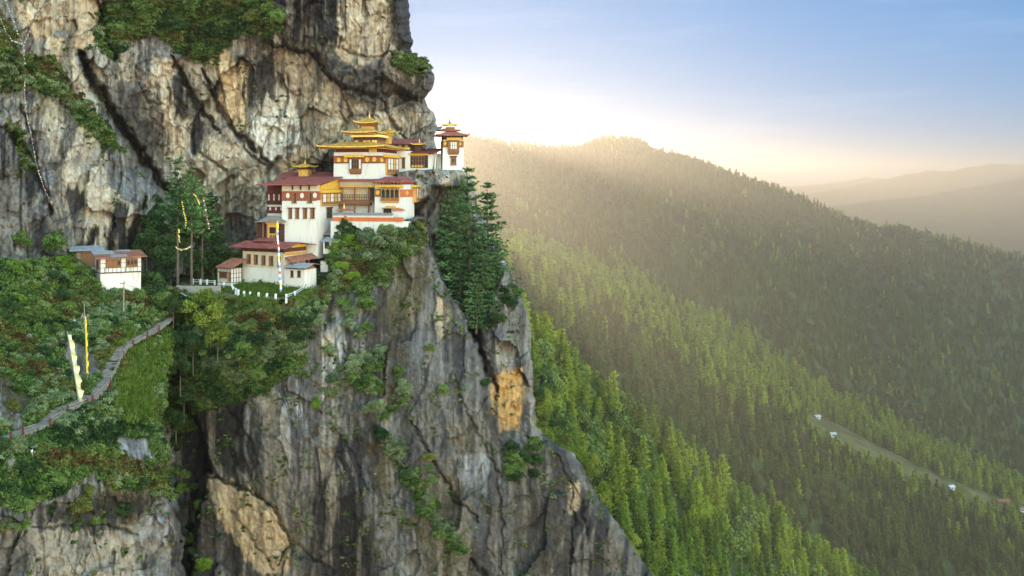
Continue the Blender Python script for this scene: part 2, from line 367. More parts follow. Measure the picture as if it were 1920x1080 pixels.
# ---- colours of the rock: minerals, water stains, lichen and moss with shapes of their own; darker crevices and gully
TANS = [([(30, -40), (190, -40), (186, 70), (150, 110), (120, 60), (60, 80), (30, 40)], 1.0, 1), ([(80, 60), (140, 70), (142, 118), (110, 120), (85, 95)], .9, 1), ([(110, 120), (160, 115), (182, 170), (175, 205), (140, 180)], .8, 0),
        ([(285, 105), (325, 115), (332, 195), (380, 232), (386, 275), (330, 300), (275, 292), (300, 245), (268, 215)], 1.0, 0), ([(395, 92), (470, 120), (466, 240), (432, 256), (402, 190)], 1.0, 1),
        ([(478, 150), (520, 128), (562, 222), (560, 278), (500, 312), (458, 250)], 1.0, 2), ([(515, 92), (600, 104), (640, 172), (632, 270), (575, 255), (545, 165)], .75, 0), ([(640, -40), (722, -40), (742, 90), (660, 130), (615, 95)], .9, 0),
        ([(330, 240), (460, 270), (520, 330), (470, 430), (400, 420), (330, 330)], .8, 0), ([(55, 185), (130, 190), (200, 290), (190, 420), (110, 330)], .6, 0), ([(130, 330), (205, 360), (255, 400), (258, 462), (140, 462)], .95, 0),
        ([(640, 180), (700, 200), (790, 200), (790, 262), (700, 290), (640, 270)], .55, 0), ([(505, 310), (600, 270), (620, 300), (540, 325)], .9, 1), ([(445, 300), (530, 330), (480, 350), (450, 430), (420, 400)], .6, 0),
        ([(389, 893), (440, 900), (520, 958), (547, 1016), (528, 1078), (490, 1082), (440, 1020), (402, 960)], 1.25, 1), ([(930, 702), (976, 692), (983, 725), (980, 812), (942, 806), (927, 742)], 1.6, 3), ([(1062, 912), (1090, 904), (1086, 940), (1070, 962)], 1.5, 1),
        ([(772, 440), (797, 425), (800, 470), (770, 466)], .8, 1), ([(560, 640), (640, 560), (650, 640), (600, 760), (560, 760)], .5, 2), ([(60, 985), (180, 985), (250, 1000), (270, 1090), (60, 1100)], .8, 0), ([(590, 650), (612, 640), (600, 720)], .7, 1), ([(823, 560), (842, 570), (838, 620), (825, 640)], .9, 1)]
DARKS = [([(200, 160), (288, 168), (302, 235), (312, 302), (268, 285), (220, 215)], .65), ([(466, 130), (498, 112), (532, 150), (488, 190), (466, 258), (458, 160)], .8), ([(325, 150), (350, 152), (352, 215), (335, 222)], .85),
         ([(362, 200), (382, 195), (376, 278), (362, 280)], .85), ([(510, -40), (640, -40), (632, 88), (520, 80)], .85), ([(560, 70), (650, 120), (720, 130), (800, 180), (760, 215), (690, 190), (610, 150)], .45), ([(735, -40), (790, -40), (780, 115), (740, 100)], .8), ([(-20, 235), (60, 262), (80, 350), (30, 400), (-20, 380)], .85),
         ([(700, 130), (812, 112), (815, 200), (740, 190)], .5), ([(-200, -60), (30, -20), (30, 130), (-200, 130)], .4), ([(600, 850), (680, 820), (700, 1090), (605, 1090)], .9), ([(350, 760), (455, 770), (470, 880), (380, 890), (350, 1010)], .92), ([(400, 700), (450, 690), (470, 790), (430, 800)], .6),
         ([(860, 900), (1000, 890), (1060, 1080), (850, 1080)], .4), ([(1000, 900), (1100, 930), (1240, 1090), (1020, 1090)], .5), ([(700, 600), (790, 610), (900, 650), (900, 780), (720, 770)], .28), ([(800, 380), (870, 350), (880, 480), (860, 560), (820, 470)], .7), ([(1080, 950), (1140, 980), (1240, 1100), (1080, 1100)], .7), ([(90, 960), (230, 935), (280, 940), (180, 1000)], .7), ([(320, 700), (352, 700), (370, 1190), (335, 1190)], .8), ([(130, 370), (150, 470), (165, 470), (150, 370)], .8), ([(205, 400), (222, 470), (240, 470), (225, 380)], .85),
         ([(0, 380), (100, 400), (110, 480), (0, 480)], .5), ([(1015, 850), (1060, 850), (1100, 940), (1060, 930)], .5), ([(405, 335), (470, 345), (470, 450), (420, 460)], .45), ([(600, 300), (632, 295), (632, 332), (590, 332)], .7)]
PALES = [([(450, 720), (560, 690), (572, 900), (520, 930), (460, 850)], .4), ([(845, 850), (930, 848), (935, 905), (905, 935), (860, 905)], .8), ([(205, 800), (240, 822), (290, 815), (302, 880), (260, 890), (212, 845)], .9), ([(680, 930), (730, 900), (740, 1010), (690, 1010)], .45),
         ([(630, 560), (680, 560), (690, 700), (640, 700)], .35), ([(260, 920), (300, 915), (312, 1010), (268, 1010)], .6), ([(1010, 870), (1060, 880), (1070, 960), (1020, 940)], .3), ([(800, 460), (822, 480), (850, 560), (830, 560)], .5), ([(780, 590), (830, 600), (830, 700), (760, 690)], .3)]
MOSS = [([(715, 500), (770, 470), (800, 480), (790, 560), (745, 760), (715, 760)], .7), ([(690, 830), (740, 830), (735, 930), (700, 920)], .7), ([(840, 800), (880, 780), (900, 850), (850, 850)], .5), ([(985, 900), (1080, 990), (1060, 1080), (960, 1080)], .5), ([(20, 100), (110, 120), (200, 290), (150, 250), (30, 180)], .7),
        ([(780, 880), (860, 880), (900, 1060), (800, 1090)], .6), ([(0, 640), (120, 640), (140, 760), (0, 790)], .8), ([(180, 930), (290, 880), (300, 960), (200, 990)], .8), ([(150, 640), (190, 640), (200, 690), (150, 700)], .6), ([(930, 560), (1000, 580), (990, 690), (960, 650)], .35)]
GREENS = [([(195, -60), (450, -60), (542, 45), (500, 72), (440, 62), (390, 112), (340, 100), (320, 72), (250, 60), (215, 105), (185, 90)], 1), ([(0, 110), (95, 112), (132, 185), (60, 165), (-20, 175)], 1), ([(120, 180), (150, 185), (230, 285), (200, 285)], 1), ([(0, 40), (28, 60), (20, 120), (-40, 120)], .6),
          ([(20, 240), (45, 250), (70, 320), (45, 320)], .7), ([(735, 112), (790, 104), (812, 132), (796, 140), (748, 128)], .8), ([(590, 470), (640, 420), (800, 420), (805, 460), (720, 500), (700, 545), (640, 545), (560, 600), (600, 540)], 1), ([(330, 545), (590, 560), (560, 700), (430, 760), (300, 800), (320, 620)], 1)]
c = np.zeros(US.shape + (3,))
wob = fbm(US / 26, VS / 40, 91, 5); wob2 = fbm(US / 10, VS / 26, 97, 4)
grain = fbm(US / 5, VS / 9, 101, 4)
big = fbm(US / 110, VS / 130, 111, 4)
strk = fbm(US / 7.0 + fbm(US / 60, VS / 90, 3, 2) * 2, VS / 160, 121, 4)          # rain streaks
strk2 = fbm(US / 15.0, VS / 300, 131, 4)
gb_ = fbm(US / 75, VS / 130, 231, 4)
colm = fbm(US / 17 + fbm(US / 90, VS / 120, 241, 2) * 1.5, VS / 420, 251, 5) + .35 * fbm(US / 5, VS / 260, 253, 3)
def lay(col, m): 
    global c
    c = c * (1 - m[..., None]) + np.array(col) * m[..., None]
c += np.array((0.165, 0.157, 0.150))
lay((0.37, 0.30, 0.21), np.clip(sstep(-0.12, 0.18, .7 * big + 0.8 * (MK['cell'] - .42) + .15 * wob2) * 0.85 * (1 - 0.75 * MK['B']) , 0, 1))
lay((0.25, 0.235, 0.215), sstep(0.0, 0.4, wob) * 0.5)
lay((0.075, 0.068, 0.062), sstep(0.02, 0.3, fbm(US / 45, VS / 55, 191, 6) + .25 * fbm(US / 9, VS / 12, 193, 3)) * 0.55)
lay((0.42, 0.36, 0.28), np.clip((MK['cell2'] - 0.6) * 1.6, 0, .5) * (1 - 0.6 * MK['B']))
TC = [(0.56, 0.455, 0.32), (0.60, 0.44, 0.26), (0.68, 0.62, 0.52), (0.60, 0.33, 0.11)]
for poly, k, kind in TANS:
    m = sstep(3, -3, poly_sd(US, VS, poly) + wob * (4 if kind == 3 else 12) + wob2 * 5 + grain * 3 + (MK['cell'] - .5) * 14) * min(k, 1)
    lay(TC[kind], m * (0.9 + 0.1 * np.sign(k - 1)))
lay((0.30, 0.26, 0.21), sstep(0.12, 0.5, wob2 + 0.3 * big) * 0.4)
for poly, k in PALES:
    lay((0.42, 0.41, 0.40), sstep(9, -9, poly_sd(US, VS, poly) + wob * 18 + wob2 * 10) * k)
lay((0.30, 0.225, 0.15), sstep(0.12, 0.45, strk2) * 0.45 * MK['B'])
lay((0.40, 0.37, 0.33), sstep(0.2, 0.5, fbm(US / 8.0, VS / 220, 221, 4)) * .55 * MK['B'] * sstep(720, 560, US) * sstep(600, 700, VS))
lay((0.055, 0.05, 0.05), sstep(0.12, 0.45, strk + 0.45 * big) * (0.66 - 0.25 * MK['B']))
lay((0.60, 0.54, 0.45), sstep(0.34, 0.55, -strk + 0.3 * wob) * (0.5 - 0.3 * MK['B']))
lay((0.05, 0.045, 0.045), sstep(0.28, 0.55, wob + .2 * grain) * 0.55)
for poly, k in MOSS:
    lay((0.115, 0.082, 0.024), sstep(9, -9, poly_sd(US, VS, poly) + wob * 18 + grain * 12) * k)
lay((0.13, 0.10, 0.035), sstep(0.25, 0.5, fbm(US / 18, VS / 30, 141, 5)) * 0.5 * np.maximum(MK['B'], MK['S']))
lay((0.36, 0.36, 0.36), sstep(0.40, 0.6, fbm(US / 4, VS / 6, 151, 3) + 0.3 * fbm(US / 60, VS / 60, 152, 3)) * 0.4)
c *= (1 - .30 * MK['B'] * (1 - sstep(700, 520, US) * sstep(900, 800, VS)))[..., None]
for poly, k, kind in TANS:
    if k <= 1.2: lay(TC[kind], sstep(3, -3, poly_sd(US, VS, poly) + wob * 14 + wob2 * 5 + grain * 3 + (MK['cell'] - .5) * 12 + strk * 9) * (.80 * min(k, 1)) * (1 - .6 * sstep(.05, .35, strk)) * (1 - .5 * sstep(.05, .3, colm)))
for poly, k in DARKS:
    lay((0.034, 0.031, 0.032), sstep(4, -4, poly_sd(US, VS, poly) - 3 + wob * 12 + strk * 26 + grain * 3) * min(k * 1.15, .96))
lay((0.045, 0.037, 0.033), sstep(.10, .34, colm + .55 * gb_) * .72 * np.maximum(MK['B'], MK['S']))
lay((0.38, 0.315, 0.235), sstep(.16, .42, -colm - .5 * gb_) * .60 * np.maximum(MK['B'], MK['S']) * (1 - .5 * sstep(650, 800, US)))
lay((0.046, 0.041, 0.040), sstep(.14, .34, colm - .5 * gb_ - .1) * .6 * (1 - MK['B']) * (1 - MK['H']))
lay((0.52, 0.45, 0.35), sstep(.22, .45, -colm + .5 * gb_) * .28 * (1 - MK['B']) * (1 - MK['H']))
for poly, k, kind in TANS:
    if k > 1.2: lay(TC[kind], sstep(3, -3, poly_sd(US, VS, poly) + wob * 8 + grain * 3 + strk * 12) * (.92 - .5 * sstep(.1, .45, colm)))
gj = fbm(US / 40, VS / 40, 205, 4)
lay((0.040, 0.036, 0.033), sstep(.045, 0.0, MK['f2']) * sstep(-.25, .15, gj) * .75 * (1 - .4 * MK['B']))
lay((0.05, 0.045, 0.04), sstep(.07, 0.0, MK['g2']) * sstep(.0, .3, gj) * .6)
lay((0.05, 0.045, 0.04), np.clip(MK['crk'] / 1.6, 0, 1) * 0.45)  # darker where the crevices are carved deeper
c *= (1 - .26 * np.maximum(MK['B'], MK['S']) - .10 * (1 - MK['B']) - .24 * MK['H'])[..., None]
c = c * np.array((0.96, 1.0, 1.06))
c *= (1 + 0.30 * grain + 0.14 * fbm(US / 2.6, VS / 3.4, 161, 2))[..., None]
# grass and undergrowth soil
veg = np.zeros(US.shape)
for poly, k in GREENS: veg = np.maximum(veg, sstep(8, -8, poly_sd(US, VS, poly) + wob * 14 + grain * 5) * k)
hill_top = MK['H'] * sstep(0, -14, (VS - (915 + 40 * sstep(150, 240, US))) - 40 * np.sin(US / 70 + 1.2) + wob * 28)
barerock = np.zeros(US.shape)
for pl in ([(110, 640), (165, 645), (190, 700), (130, 720)], [(-20, 690), (70, 745), (40, 800), (-20, 800)], [(40, 610), (70, 640), (40, 660)], [(212, 815), (245, 826), (286, 822), (298, 872), (262, 884), (225, 850)], [(190, 625), (240, 605), (205, 650)], [(0, 640), (28, 650), (10, 690)]):
    barerock = np.maximum(barerock, sstep(6, -6, poly_sd(US, VS, pl) + wob * 12))
hill_top = hill_top * (1 - barerock)
veg = np.maximum(veg, np.maximum(hill_top, MK['Y']))
gcol = np.array((0.060, 0.082, 0.018)) * (1 + 0.5 * fbm(US / 8, VS / 8, 171, 4))[..., None]
brown = sstep(0.12, 0.4, fbm(US / 30, VS / 30, 181, 5)) * 0.7
gcol = gcol * (1 - brown[..., None]) + np.array((0.10, 0.062, 0.022)) * brown[..., None]
lawn = np.maximum(sstep(10, -10, poly_sd(US, VS, [(190, 612), (235, 640), (300, 625), (318, 615), (296, 700), (282, 770), (225, 790), (185, 770), (205, 725), (222, 690), (200, 650)]) + wob * 36 + grain * 9), MK['Y'] * sstep(400, 440, US))
gcol = gcol * (1 - lawn[..., None]) + np.array((0.070, 0.100, 0.018)) * (1 + 0.4 * grain)[..., None] * lawn[..., None]
dirt = np.maximum(sstep(5, -5, seg_dist(US, VS, [(335, 538), (400, 545), (470, 560), (530, 561), (600, 540)])[0] - 6 + wob * 3), sstep(6, -6, seg_dist(US, VS, [(440, 531), (520, 538), (600, 536)])[0] - 3 + wob * 4)) * MK['Y']
gcol = gcol * (1 - dirt[..., None]) + np.array((0.22, 0.16, 0.10)) * dirt[..., None]
c = c * (1 - veg[..., None]) + gcol * veg[..., None]
c = np.clip(c, 0.012, 0.8)

XW = (US - 960) / F * DS; ZW = (HY - VS) / F * DS
# rows roll back behind the outer edge so that the mass has a far side too
ext = [(-2, 6.0), (-7, 18.0), (-16, 40.0)]
XX = np.concatenate([XW] + [((_R + a - 960) / F * (DS[:, -1] + b))[:, None] for a, b in ext], 1)
YY = np.concatenate([DS] + [(DS[:, -1] + b)[:, None] for a, b in ext], 1)
ZZ = np.concatenate([ZW] + [ZW[:, -1:] * ((DS[:, -1] + b) / DS[:, -1])[:, None] for a, b in ext], 1)
CC = np.concatenate([c] + [c[:, -1:]] * 3, 1); VG = np.concatenate([veg] + [veg[:, -1:]] * 3, 1); HH = np.concatenate([MK['H']] + [MK['H'][:, -1:]] * 3, 1)
V_ALL = np.stack([XX, YY, ZZ], -1).reshape(-1, 3); NC = NU + 3
_ii, _jj = np.meshgrid(np.arange(NC - 1), np.arange(NV - 1)); _b = (_jj * NC + _ii).ravel()
F_ALL = np.stack([_b, _b + NC, _b + NC + 1, _b + 1], 1)

def rock_mat():
    m = bpy.data.materials.new('rock'); m.use_nodes = True; t = m.node_tree; b = t.nodes['Principled BSDF']; n = t.nodes; l = t.links
    a = n.new('ShaderNodeAttribute'); a.attribute_name = 'alb'
    tc = n.new('ShaderNodeTexCoord'); mp = n.new('ShaderNodeMapping'); mp.inputs['Scale'].default_value = (1, 0.6, 0.45); l.new(tc.outputs['Object'], mp.inputs[0])
    n1 = n.new('ShaderNodeTexNoise'); n1.inputs['Scale'].default_value = 2.2; n1.inputs['Detail'].default_value = 8; n1.inputs['Roughness'].default_value = 0.72; l.new(mp.outputs[0], n1.inputs['Vector'])
    mr = n.new('ShaderNodeMapRange'); mr.inputs[1].default_value = 0.3; mr.inputs[2].default_value = 0.7; mr.inputs[3].default_value = 0.6; mr.inputs[4].default_value = 1.45; l.new(n1.outputs[0], mr.inputs[0])
    mu = n.new('ShaderNodeVectorMath'); mu.operation = 'SCALE'; l.new(a.outputs['Color'], mu.inputs[0]); l.new(mr.outputs[0], mu.inputs['Scale'])
    l.new(mu.outputs[0], b.inputs['Base Color']); b.inputs['Roughness'].default_value = 0.9; b.inputs['Specular IOR Level'].default_value = 0.15
    bp = n.new('ShaderNodeBump'); bp.inputs['Strength'].default_value = 1.0; bp.inputs['Distance'].default_value = 0.5; l.new(n1.outputs[0], bp.inputs['Height']); l.new(bp.outputs[0], b.inputs['Normal'])
    return m
ROCK = rock_mat()
def rock_piece(name, keep):
    fs = F_ALL[keep]; used = np.unique(fs); re = np.full(len(V_ALL), -1); re[used] = np.arange(len(used))
    me = mesh_np(name, V_ALL[used], re[fs], ROCK, smooth=True)
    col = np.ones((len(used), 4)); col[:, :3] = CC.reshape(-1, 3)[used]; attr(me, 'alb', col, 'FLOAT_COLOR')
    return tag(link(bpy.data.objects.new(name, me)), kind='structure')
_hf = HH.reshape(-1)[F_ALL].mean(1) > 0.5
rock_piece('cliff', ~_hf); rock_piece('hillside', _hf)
# ------------------------------------------------------------------ the valley: one sheet of terrain from under the cliff to the horizon
RIDGES = dict(
    near=[(700, 560, 330), (900, 612, 380), (1005, 648, 410), (1100, 745, 430), (1200, 822, 450), (1330, 930, 480), (1440, 1010, 500), (1560, 1085, 520), (1800, 1230, 560), (2300, 1500, 600)],
    mid=[(300, 420, 760), (470, 400, 760), (480, 290, 760), (690, 285, 770), (730, 312, 780), (790, 318, 800), (806, 440, 810), (900, 478, 880), (960, 486, 910), (1060, 525, 940), (1150, 565, 960), (1250, 622, 990), (1340, 682, 1020), (1430, 740, 1050), (1520, 795, 1080), (1600, 832, 1100), (1720, 880, 1130), (1840, 925, 1160), (1960, 968, 1190), (2300, 1090, 1250)],  # left end: unseen spur added behind the cliff to shadow the haze
    far=[(300, 520, 1840), (600, 480, 1850), (640, 470, 1850), (560, 250, 1850), (650, 228, 1860), (735, 240, 1870), (765, 340, 1880), (785, 425, 1880), (812, 432, 1885), (836, 350, 1890), (852, 292, 1895), (864, 262, 1900), (870, 256, 1900), (960, 273, 1940), (1030, 282, 1970), (1085, 282, 2000), (1130, 264, 2020), (1195, 266, 2020), (1225, 285, 2010), (1300, 303, 1990), (1380, 330, 1980), (1450, 355, 1960), (1540, 390, 1930), (1600, 414, 1910), (1650, 430, 1890), (1690, 428, 1870), (1760, 446, 1840), (1850, 470, 1800), (1925, 484, 1780), (2300, 560, 1700)],  # left end: unseen peaks and notch shaped to cut sunbeams in the haze
    h4=[(1000, 470, 4236), (1300, 425, 4236), (1480, 398, 4168), (1570, 386, 4100), (1640, 376, 4100), (1720, 368, 4100), (1800, 354, 4168), (1860, 344, 4236), (1925, 332, 4236), (2300, 290, 4373)],
    h5=[(1000, 400, 5599), (1400, 385, 5599), (1520, 362, 5599), (1580, 352, 5599), (1640, 338, 5701), (1700, 326, 5752), (1742, 319, 5803), (1770, 321, 5803), (1820, 312, 5854), (1860, 306, 5905), (1925, 308, 5905), (2300, 300, 6007)],
    h6=[(1000, 350, 6700), (1400, 345, 6700), (1440, 343, 6700), (1480, 350, 6700), (1540, 345, 6700), (1590, 339, 6700), (1622, 332, 6700), (1660, 335, 6700), (1800, 345, 6700), (2300, 345, 6700)])
_pxs = np.concatenate([np.linspace(300, 640, 14), np.linspace(648, 880, 100), np.linspace(884, 1940, 330), np.linspace(1950, 2300, 30)])
_Ds = np.concatenate([np.linspace(190, 1350, 330), np.linspace(1357, 2150, 170), np.geomspace(2160, 7600, 150)])
def crest(name, px):
    a = np.array(RIDGES[name], float); D = np.interp(px, a[:, 0], a[:, 2])
    return D, (HY - np.interp(px, a[:, 0], a[:, 1])) / F * D
def terrain_z(px, D):
    """height of the land, by smooth runs from crest to trough to crest"""
    n1, z1 = crest('near', px); n2, z2 = crest('mid', px); n3, z3 = crest('far', px); n4, z4 = crest('h4', px); n5, z5 = crest('h5', px); n6, z6 = crest('h6', px)
    D0 = n1 - 210; zz0 = z1 - 150
    t1 = n1 + (n2 - n1) * 0.42; zt1 = np.minimum(z1 * (t1 / n1) - 70, z2 - 60)          # trough behind the near ridge, below its skyline
    t2 = n2 + 170; zt2 = np.minimum(z2 - 22 - 0.012 * (1500 - px), z2 - 8)
    t3 = n3 + 800; zt3 = np.minimum(z3, -150) - 330
    t4 = n4 + 700; zt4 = z4 - 260; t5 = n5 + 500; zt5 = z5 - 150
    K = [(D0, zz0), (n1, z1), (t1, zt1), (n2, z2), (t2, zt2), (n3, z3), (t3, zt3), (n4, z4), (t4, zt4), (n5, z5), (t5, zt5), (n6, z6), (n6 + 900, z6 - 300)]
    z = K[0][1] + 0 * D
    for i in range(len(K) - 1):
        (a, za), (b, zb) = K[i], K[i + 1]
        t = np.clip((D - a) / (b - a), 0, 1)
        s = t * t * (3 - 2 * t)
        if i % 2 == 0: f = 0.45 * s + 0.55 * t ** 1.0 if i in (0, 2) else 0.35 * s + 0.65 * (t ** 1.35)
        else: f = 0.35 * s + 0.65 * (1 - (1 - t) ** 1.35)
        z = np.where((D > a) | (i == 0), za + (zb - za) * f, z)
    X = (px - 960) / F * D
    # spurs and gullies running down the slopes, fading out at the crests
    d3 = np.clip((n3 - D) / 400, 0, 1) * np.clip((D - t2) / 250, 0, 1)
    z = z + d3 * (fbm(X / 260 + D / 900, D / 1500, 201, 4, ridge=True) * 62 - 8)
    d2 = np.clip((n2 - D) / 160, 0, 1) * np.clip((D - t1) / 60, 0, 1)
    z = z + d2 * fbm(X / 85 + D / 300, D / 400, 211, 4, ridge=True) * 22
    d1 = np.clip((n1 - D) / 60, 0, 1)
    z = z + d1 * fbm(X / 40, D / 60, 221, 3) * 9
    far_ = np.clip((D - 3000) / 400, 0, 1) * np.minimum(np.clip((n4 - D) / 500, 0, 1) + np.clip((D - n4) / 500, 0, 1), 1) 
    z = z + far_ * fbm(X / 500, D / 1000, 231, 4, ridge=True) * 70 * np.clip((n4 - D) / 500, 0, 1)
    return z
PXG, DG = np.meshgrid(_pxs, _Ds)
ZG = terrain_z(PXG, DG)
XG = (PXG - 960) / F * DG
def CLEAR_sd(px, D): return poly_sd(px, D, CLEARING)
CLEARING = [(1488, 1066), (1500, 1160), (1530, 1225), (1600, 1215), (1660, 1170), (1760, 1150), (1850, 1175), (1990, 1200), (1990, 1160), (1890, 1138), (1850, 1130), (1790, 1108), (1750, 1106), (1650, 1082), (1560, 1062)]
clr = sstep(14, -14, CLEAR_sd(PXG, DG) + fbm(PXG / 30, DG / 30, 241, 3) * 16)
nrm = fbm(XG / 30, DG / 30, 251, 5); 
tcol = np.array((0.040, 0.058, 0.020)) * (1 + 0.45 * nrm)[..., None]
tcol = tcol * (1 - clr[..., None]) + np.array((0.095, 0.095, 0.035)) * (1 + 0.5 * nrm)[..., None] * clr[..., None]
me = mesh_np('valley_terrain', np.stack([XG, DG, ZG], -1).reshape(-1, 3),
             (lambda nc, nr: (lambda b: np.stack([b, b + 1, b + nc + 1, b + nc], 1))((np.arange(nr - 1)[:, None] * nc + np.arange(nc - 1)[None]).ravel()))(len(_pxs), len(_Ds)), None, True)
_c4 = np.ones((ZG.size, 4)); _c4[:, :3] = np.clip(tcol, .005, 1).reshape(-1, 3); attr(me, 'alb', _c4, 'FLOAT_COLOR')
tm = bpy.data.materials.new('forest_floor'); tm.use_nodes = True; _b2 = tm.node_tree.nodes['Principled BSDF']; _b2.inputs['Roughness'].default_value = 0.95; _b2.inputs['Specular IOR Level'].default_value = 0.05
_at = tm.node_tree.nodes.new('ShaderNodeAttribute'); _at.attribute_name = 'alb'
_no = tm.node_tree.nodes.new('ShaderNodeTexNoise'); _no.inputs['Scale'].default_value = 0.05; _no.inputs['Detail'].default_value = 8; _tc = tm.node_tree.nodes.new('ShaderNodeTexCoord'); tm.node_tree.links.new(_tc.outputs['Object'], _no.inputs['Vector'])
_mr = tm.node_tree.nodes.new('ShaderNodeMapRange'); _mr.inputs[1].default_value = .3; _mr.inputs[2].default_value = .7; _mr.inputs[3].default_value = .6; _mr.inputs[4].default_value = 1.4; tm.node_tree.links.new(_no.outputs[0], _mr.inputs[0])
_vs = tm.node_tree.nodes.new('ShaderNodeVectorMath'); _vs.operation = 'SCALE'; tm.node_tree.links.new(_at.outputs['Color'], _vs.inputs[0]); tm.node_tree.links.new(_mr.outputs[0], _vs.inputs['Scale']); tm.node_tree.links.new(_vs.outputs[0], _b2.inputs['Base Color'])
me.materials.append(tm)
tag(link(bpy.data.objects.new('valley_terrain', me)), kind='structure')

# ------------------------------------------------------------------ haze: one closed box of pale air round camera and land
def make_haze(density, col, g):
    hb = MB().box(-3500, 6200, -300, 7700, -1300, 124)
    m = bpy.data.materials.new('haze'); m.use_nodes = True; t = m.node_tree
    for n in list(t.nodes): t.nodes.remove(n)
    o = t.nodes.new('ShaderNodeOutputMaterial'); v = t.nodes.new('ShaderNodeVolumePrincipled')
    v.inputs['Color'].default_value = (*col, 1); v.inputs['Density'].default_value = density; v.inputs['Anisotropy'].default_value = g
    t.links.new(v.outputs[0], o.inputs['Volume'])
    h = hb.build('haze', m); tag(h, kind='stuff')
# ------------------------------------------------------------------ foliage meshes
def quads(cen, ax, ay, jit=None):
    """leaf quads: centre, half axis along, half axis across"""
    v = np.stack([cen - ax, cen + ay, cen + ax, cen - ay], 1).reshape(-1, 3)
    n = len(cen); f = np.arange(n * 4).reshape(n, 4)
    return v, f
def unit(a): return a / (np.linalg.norm(a, axis=-1, keepdims=True) + 1e-9)
def conifer_crown(name, h, R, whorls, per, tufts, size, m, seed, base=0.1, droop=0.25, power=0.85, flat=False):
    r = np.random.default_rng(seed); C = []; AX = []; AY = []; TF = []
    for i in range(whorls):
        t = (i + r.uniform(-.3, .3)) / whorls; t = min(max(t, 0), 0.985)
        z = h * (base + (1 - base) * t)
        L0 = R * (1 - t) ** power * (0.55 + 0.45 * min(1, t * 6 + .35)) * r.uniform(.72, 1.12) + 0.25
        if flat: L0 = R * (0.35 + 0.65 * math.sin(math.pi * min(1, t * 1.1 + .15)))
        n = max(3, int(round(per * (0.5 + 0.5 * L0 / R)))); a0 = r.uniform(0, 6.28)
        for k in range(n):
            a = a0 + 6.283 * k / n + r.normal(0, .22); L = L0 * r.uniform(.5, 1.15); br = r.uniform(0, 1)
            d = np.array([math.cos(a), math.sin(a), 0.0]); nt = max(2, int(tufts * L / R + 1.5))
            s = (np.arange(nt) + r.uniform(0, 1, nt)) / nt; s = 0.18 + 0.82 * s
            rise = (0.35 * (t - .25) - droop) 
            zz = z + L * (rise * s + 0.28 * s ** 2) + r.normal(0, .05 * L + .05, nt)
            side = np.array([-d[1], d[0], 0.0])
            p = d[None] * (L * s)[:, None] + side[None] * (r.normal(0, .13, nt) * L * s)[:, None]; p[:, 2] = zz
            for rep in range(2):
                dd = unit(d[None] + r.normal(0, .45, (nt, 3)) + np.array([0, 0, .12])); cc = unit(np.cross(dd, r.normal(0, 1, (nt, 3))))
                sz = size * r.uniform(.7, 1.3, nt)
                C.append(p + r.normal(0, size * .3, (nt, 3))); AX.append(dd * sz[:, None]); AY.append(cc * (sz * .42)[:, None])
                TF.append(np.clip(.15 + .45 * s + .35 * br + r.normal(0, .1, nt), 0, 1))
    v, f = quads(np.concatenate(C), np.concatenate(AX), np.concatenate(AY))
    me = mesh_np(name, v, f, m); attr(me, 'tuft', np.repeat(np.concatenate(TF), 4)); return me
def bush_mesh(name, lobes, leaves, size, m, seed, flat=0.75, spread=0.62, lobe_r=(.3, .5), low=-.25):
    """leaf quads over many lobes inside a unit mound"""
    r = np.random.default_rng(seed); C = []; AX = []; AY = []; TF = []
    for i in range(lobes):
        a = r.uniform(0, 6.28); q = math.sqrt(r.uniform(0, 1)) * spread; z = r.uniform(low, flat) * math.sqrt(max(0.05, 1 - (q / spread) ** 2 * .8))
        c = np.array([q * math.cos(a), q * math.sin(a), z]); R = r.uniform(*lobe_r); b = r.uniform(0, 1)
        n = int(leaves / lobes * (R / np.mean(lobe_r)) ** 2)
        d = unit(r.normal(0, 1, (n, 3))); d[:, 2] = np.where(d[:, 2] < -.3, -d[:, 2], d[:, 2])
        rad = R * np.clip(1 - np.abs(r.normal(0, .22, n)), .2, 1.25)
        p = c + d * rad[:, None] * np.array([1, 1, .85])
        ax = unit(np.cross(d + r.normal(0, .5, (n, 3)), r.normal(0, 1, (n, 3)))); ay = unit(np.cross(ax, d + r.normal(0, .7, (n, 3))))
        sz = size * r.uniform(.6, 1.3, n)
        C.append(p); AX.append(ax * sz[:, None]); AY.append(ay * (sz * .55)[:, None])
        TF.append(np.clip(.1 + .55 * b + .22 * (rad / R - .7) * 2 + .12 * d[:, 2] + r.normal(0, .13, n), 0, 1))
    v, f = quads(np.concatenate(C), np.concatenate(AX), np.concatenate(AY))
    me = mesh_np(name, v, f, m); attr(me, 'tuft', np.repeat(np.concatenate(TF), 4)); return me
def trunk_mesh(name, h, r0, m, seed, wob=.02, limbs=0, lim0=.3, limR=2.0):
    r = random.Random(seed); b = MB(); pts = []; n = 7
    for i in range(n + 1):
        t = i / n; pts.append((r.uniform(-1, 1) * wob * h * t, r.uniform(-1, 1) * wob * h * t, h * t - 0.8 * (i == 0)))
    b.tube(pts, [r0 * (1 - .88 * i / n) for i in range(n + 1)], 7)
    for k in range(limbs):
        t = lim0 + (0.95 - lim0) * k / max(1, limbs); z = h * t; a = r.uniform(0, 6.28); L = limR * (1.1 - t) * r.uniform(.6, 1.1)
        b.tube([(0, 0, z), (math.cos(a) * L * .5, math.sin(a) * L * .5, z + L * .12), (math.cos(a) * L, math.sin(a) * L, z + L * .3)], [r0 * .28, r0 * .18, r0 * .06], 5)
    me = bpy.data.meshes.new(name); me.from_pydata(b.v, [], b.f); me.materials.append(m); return me

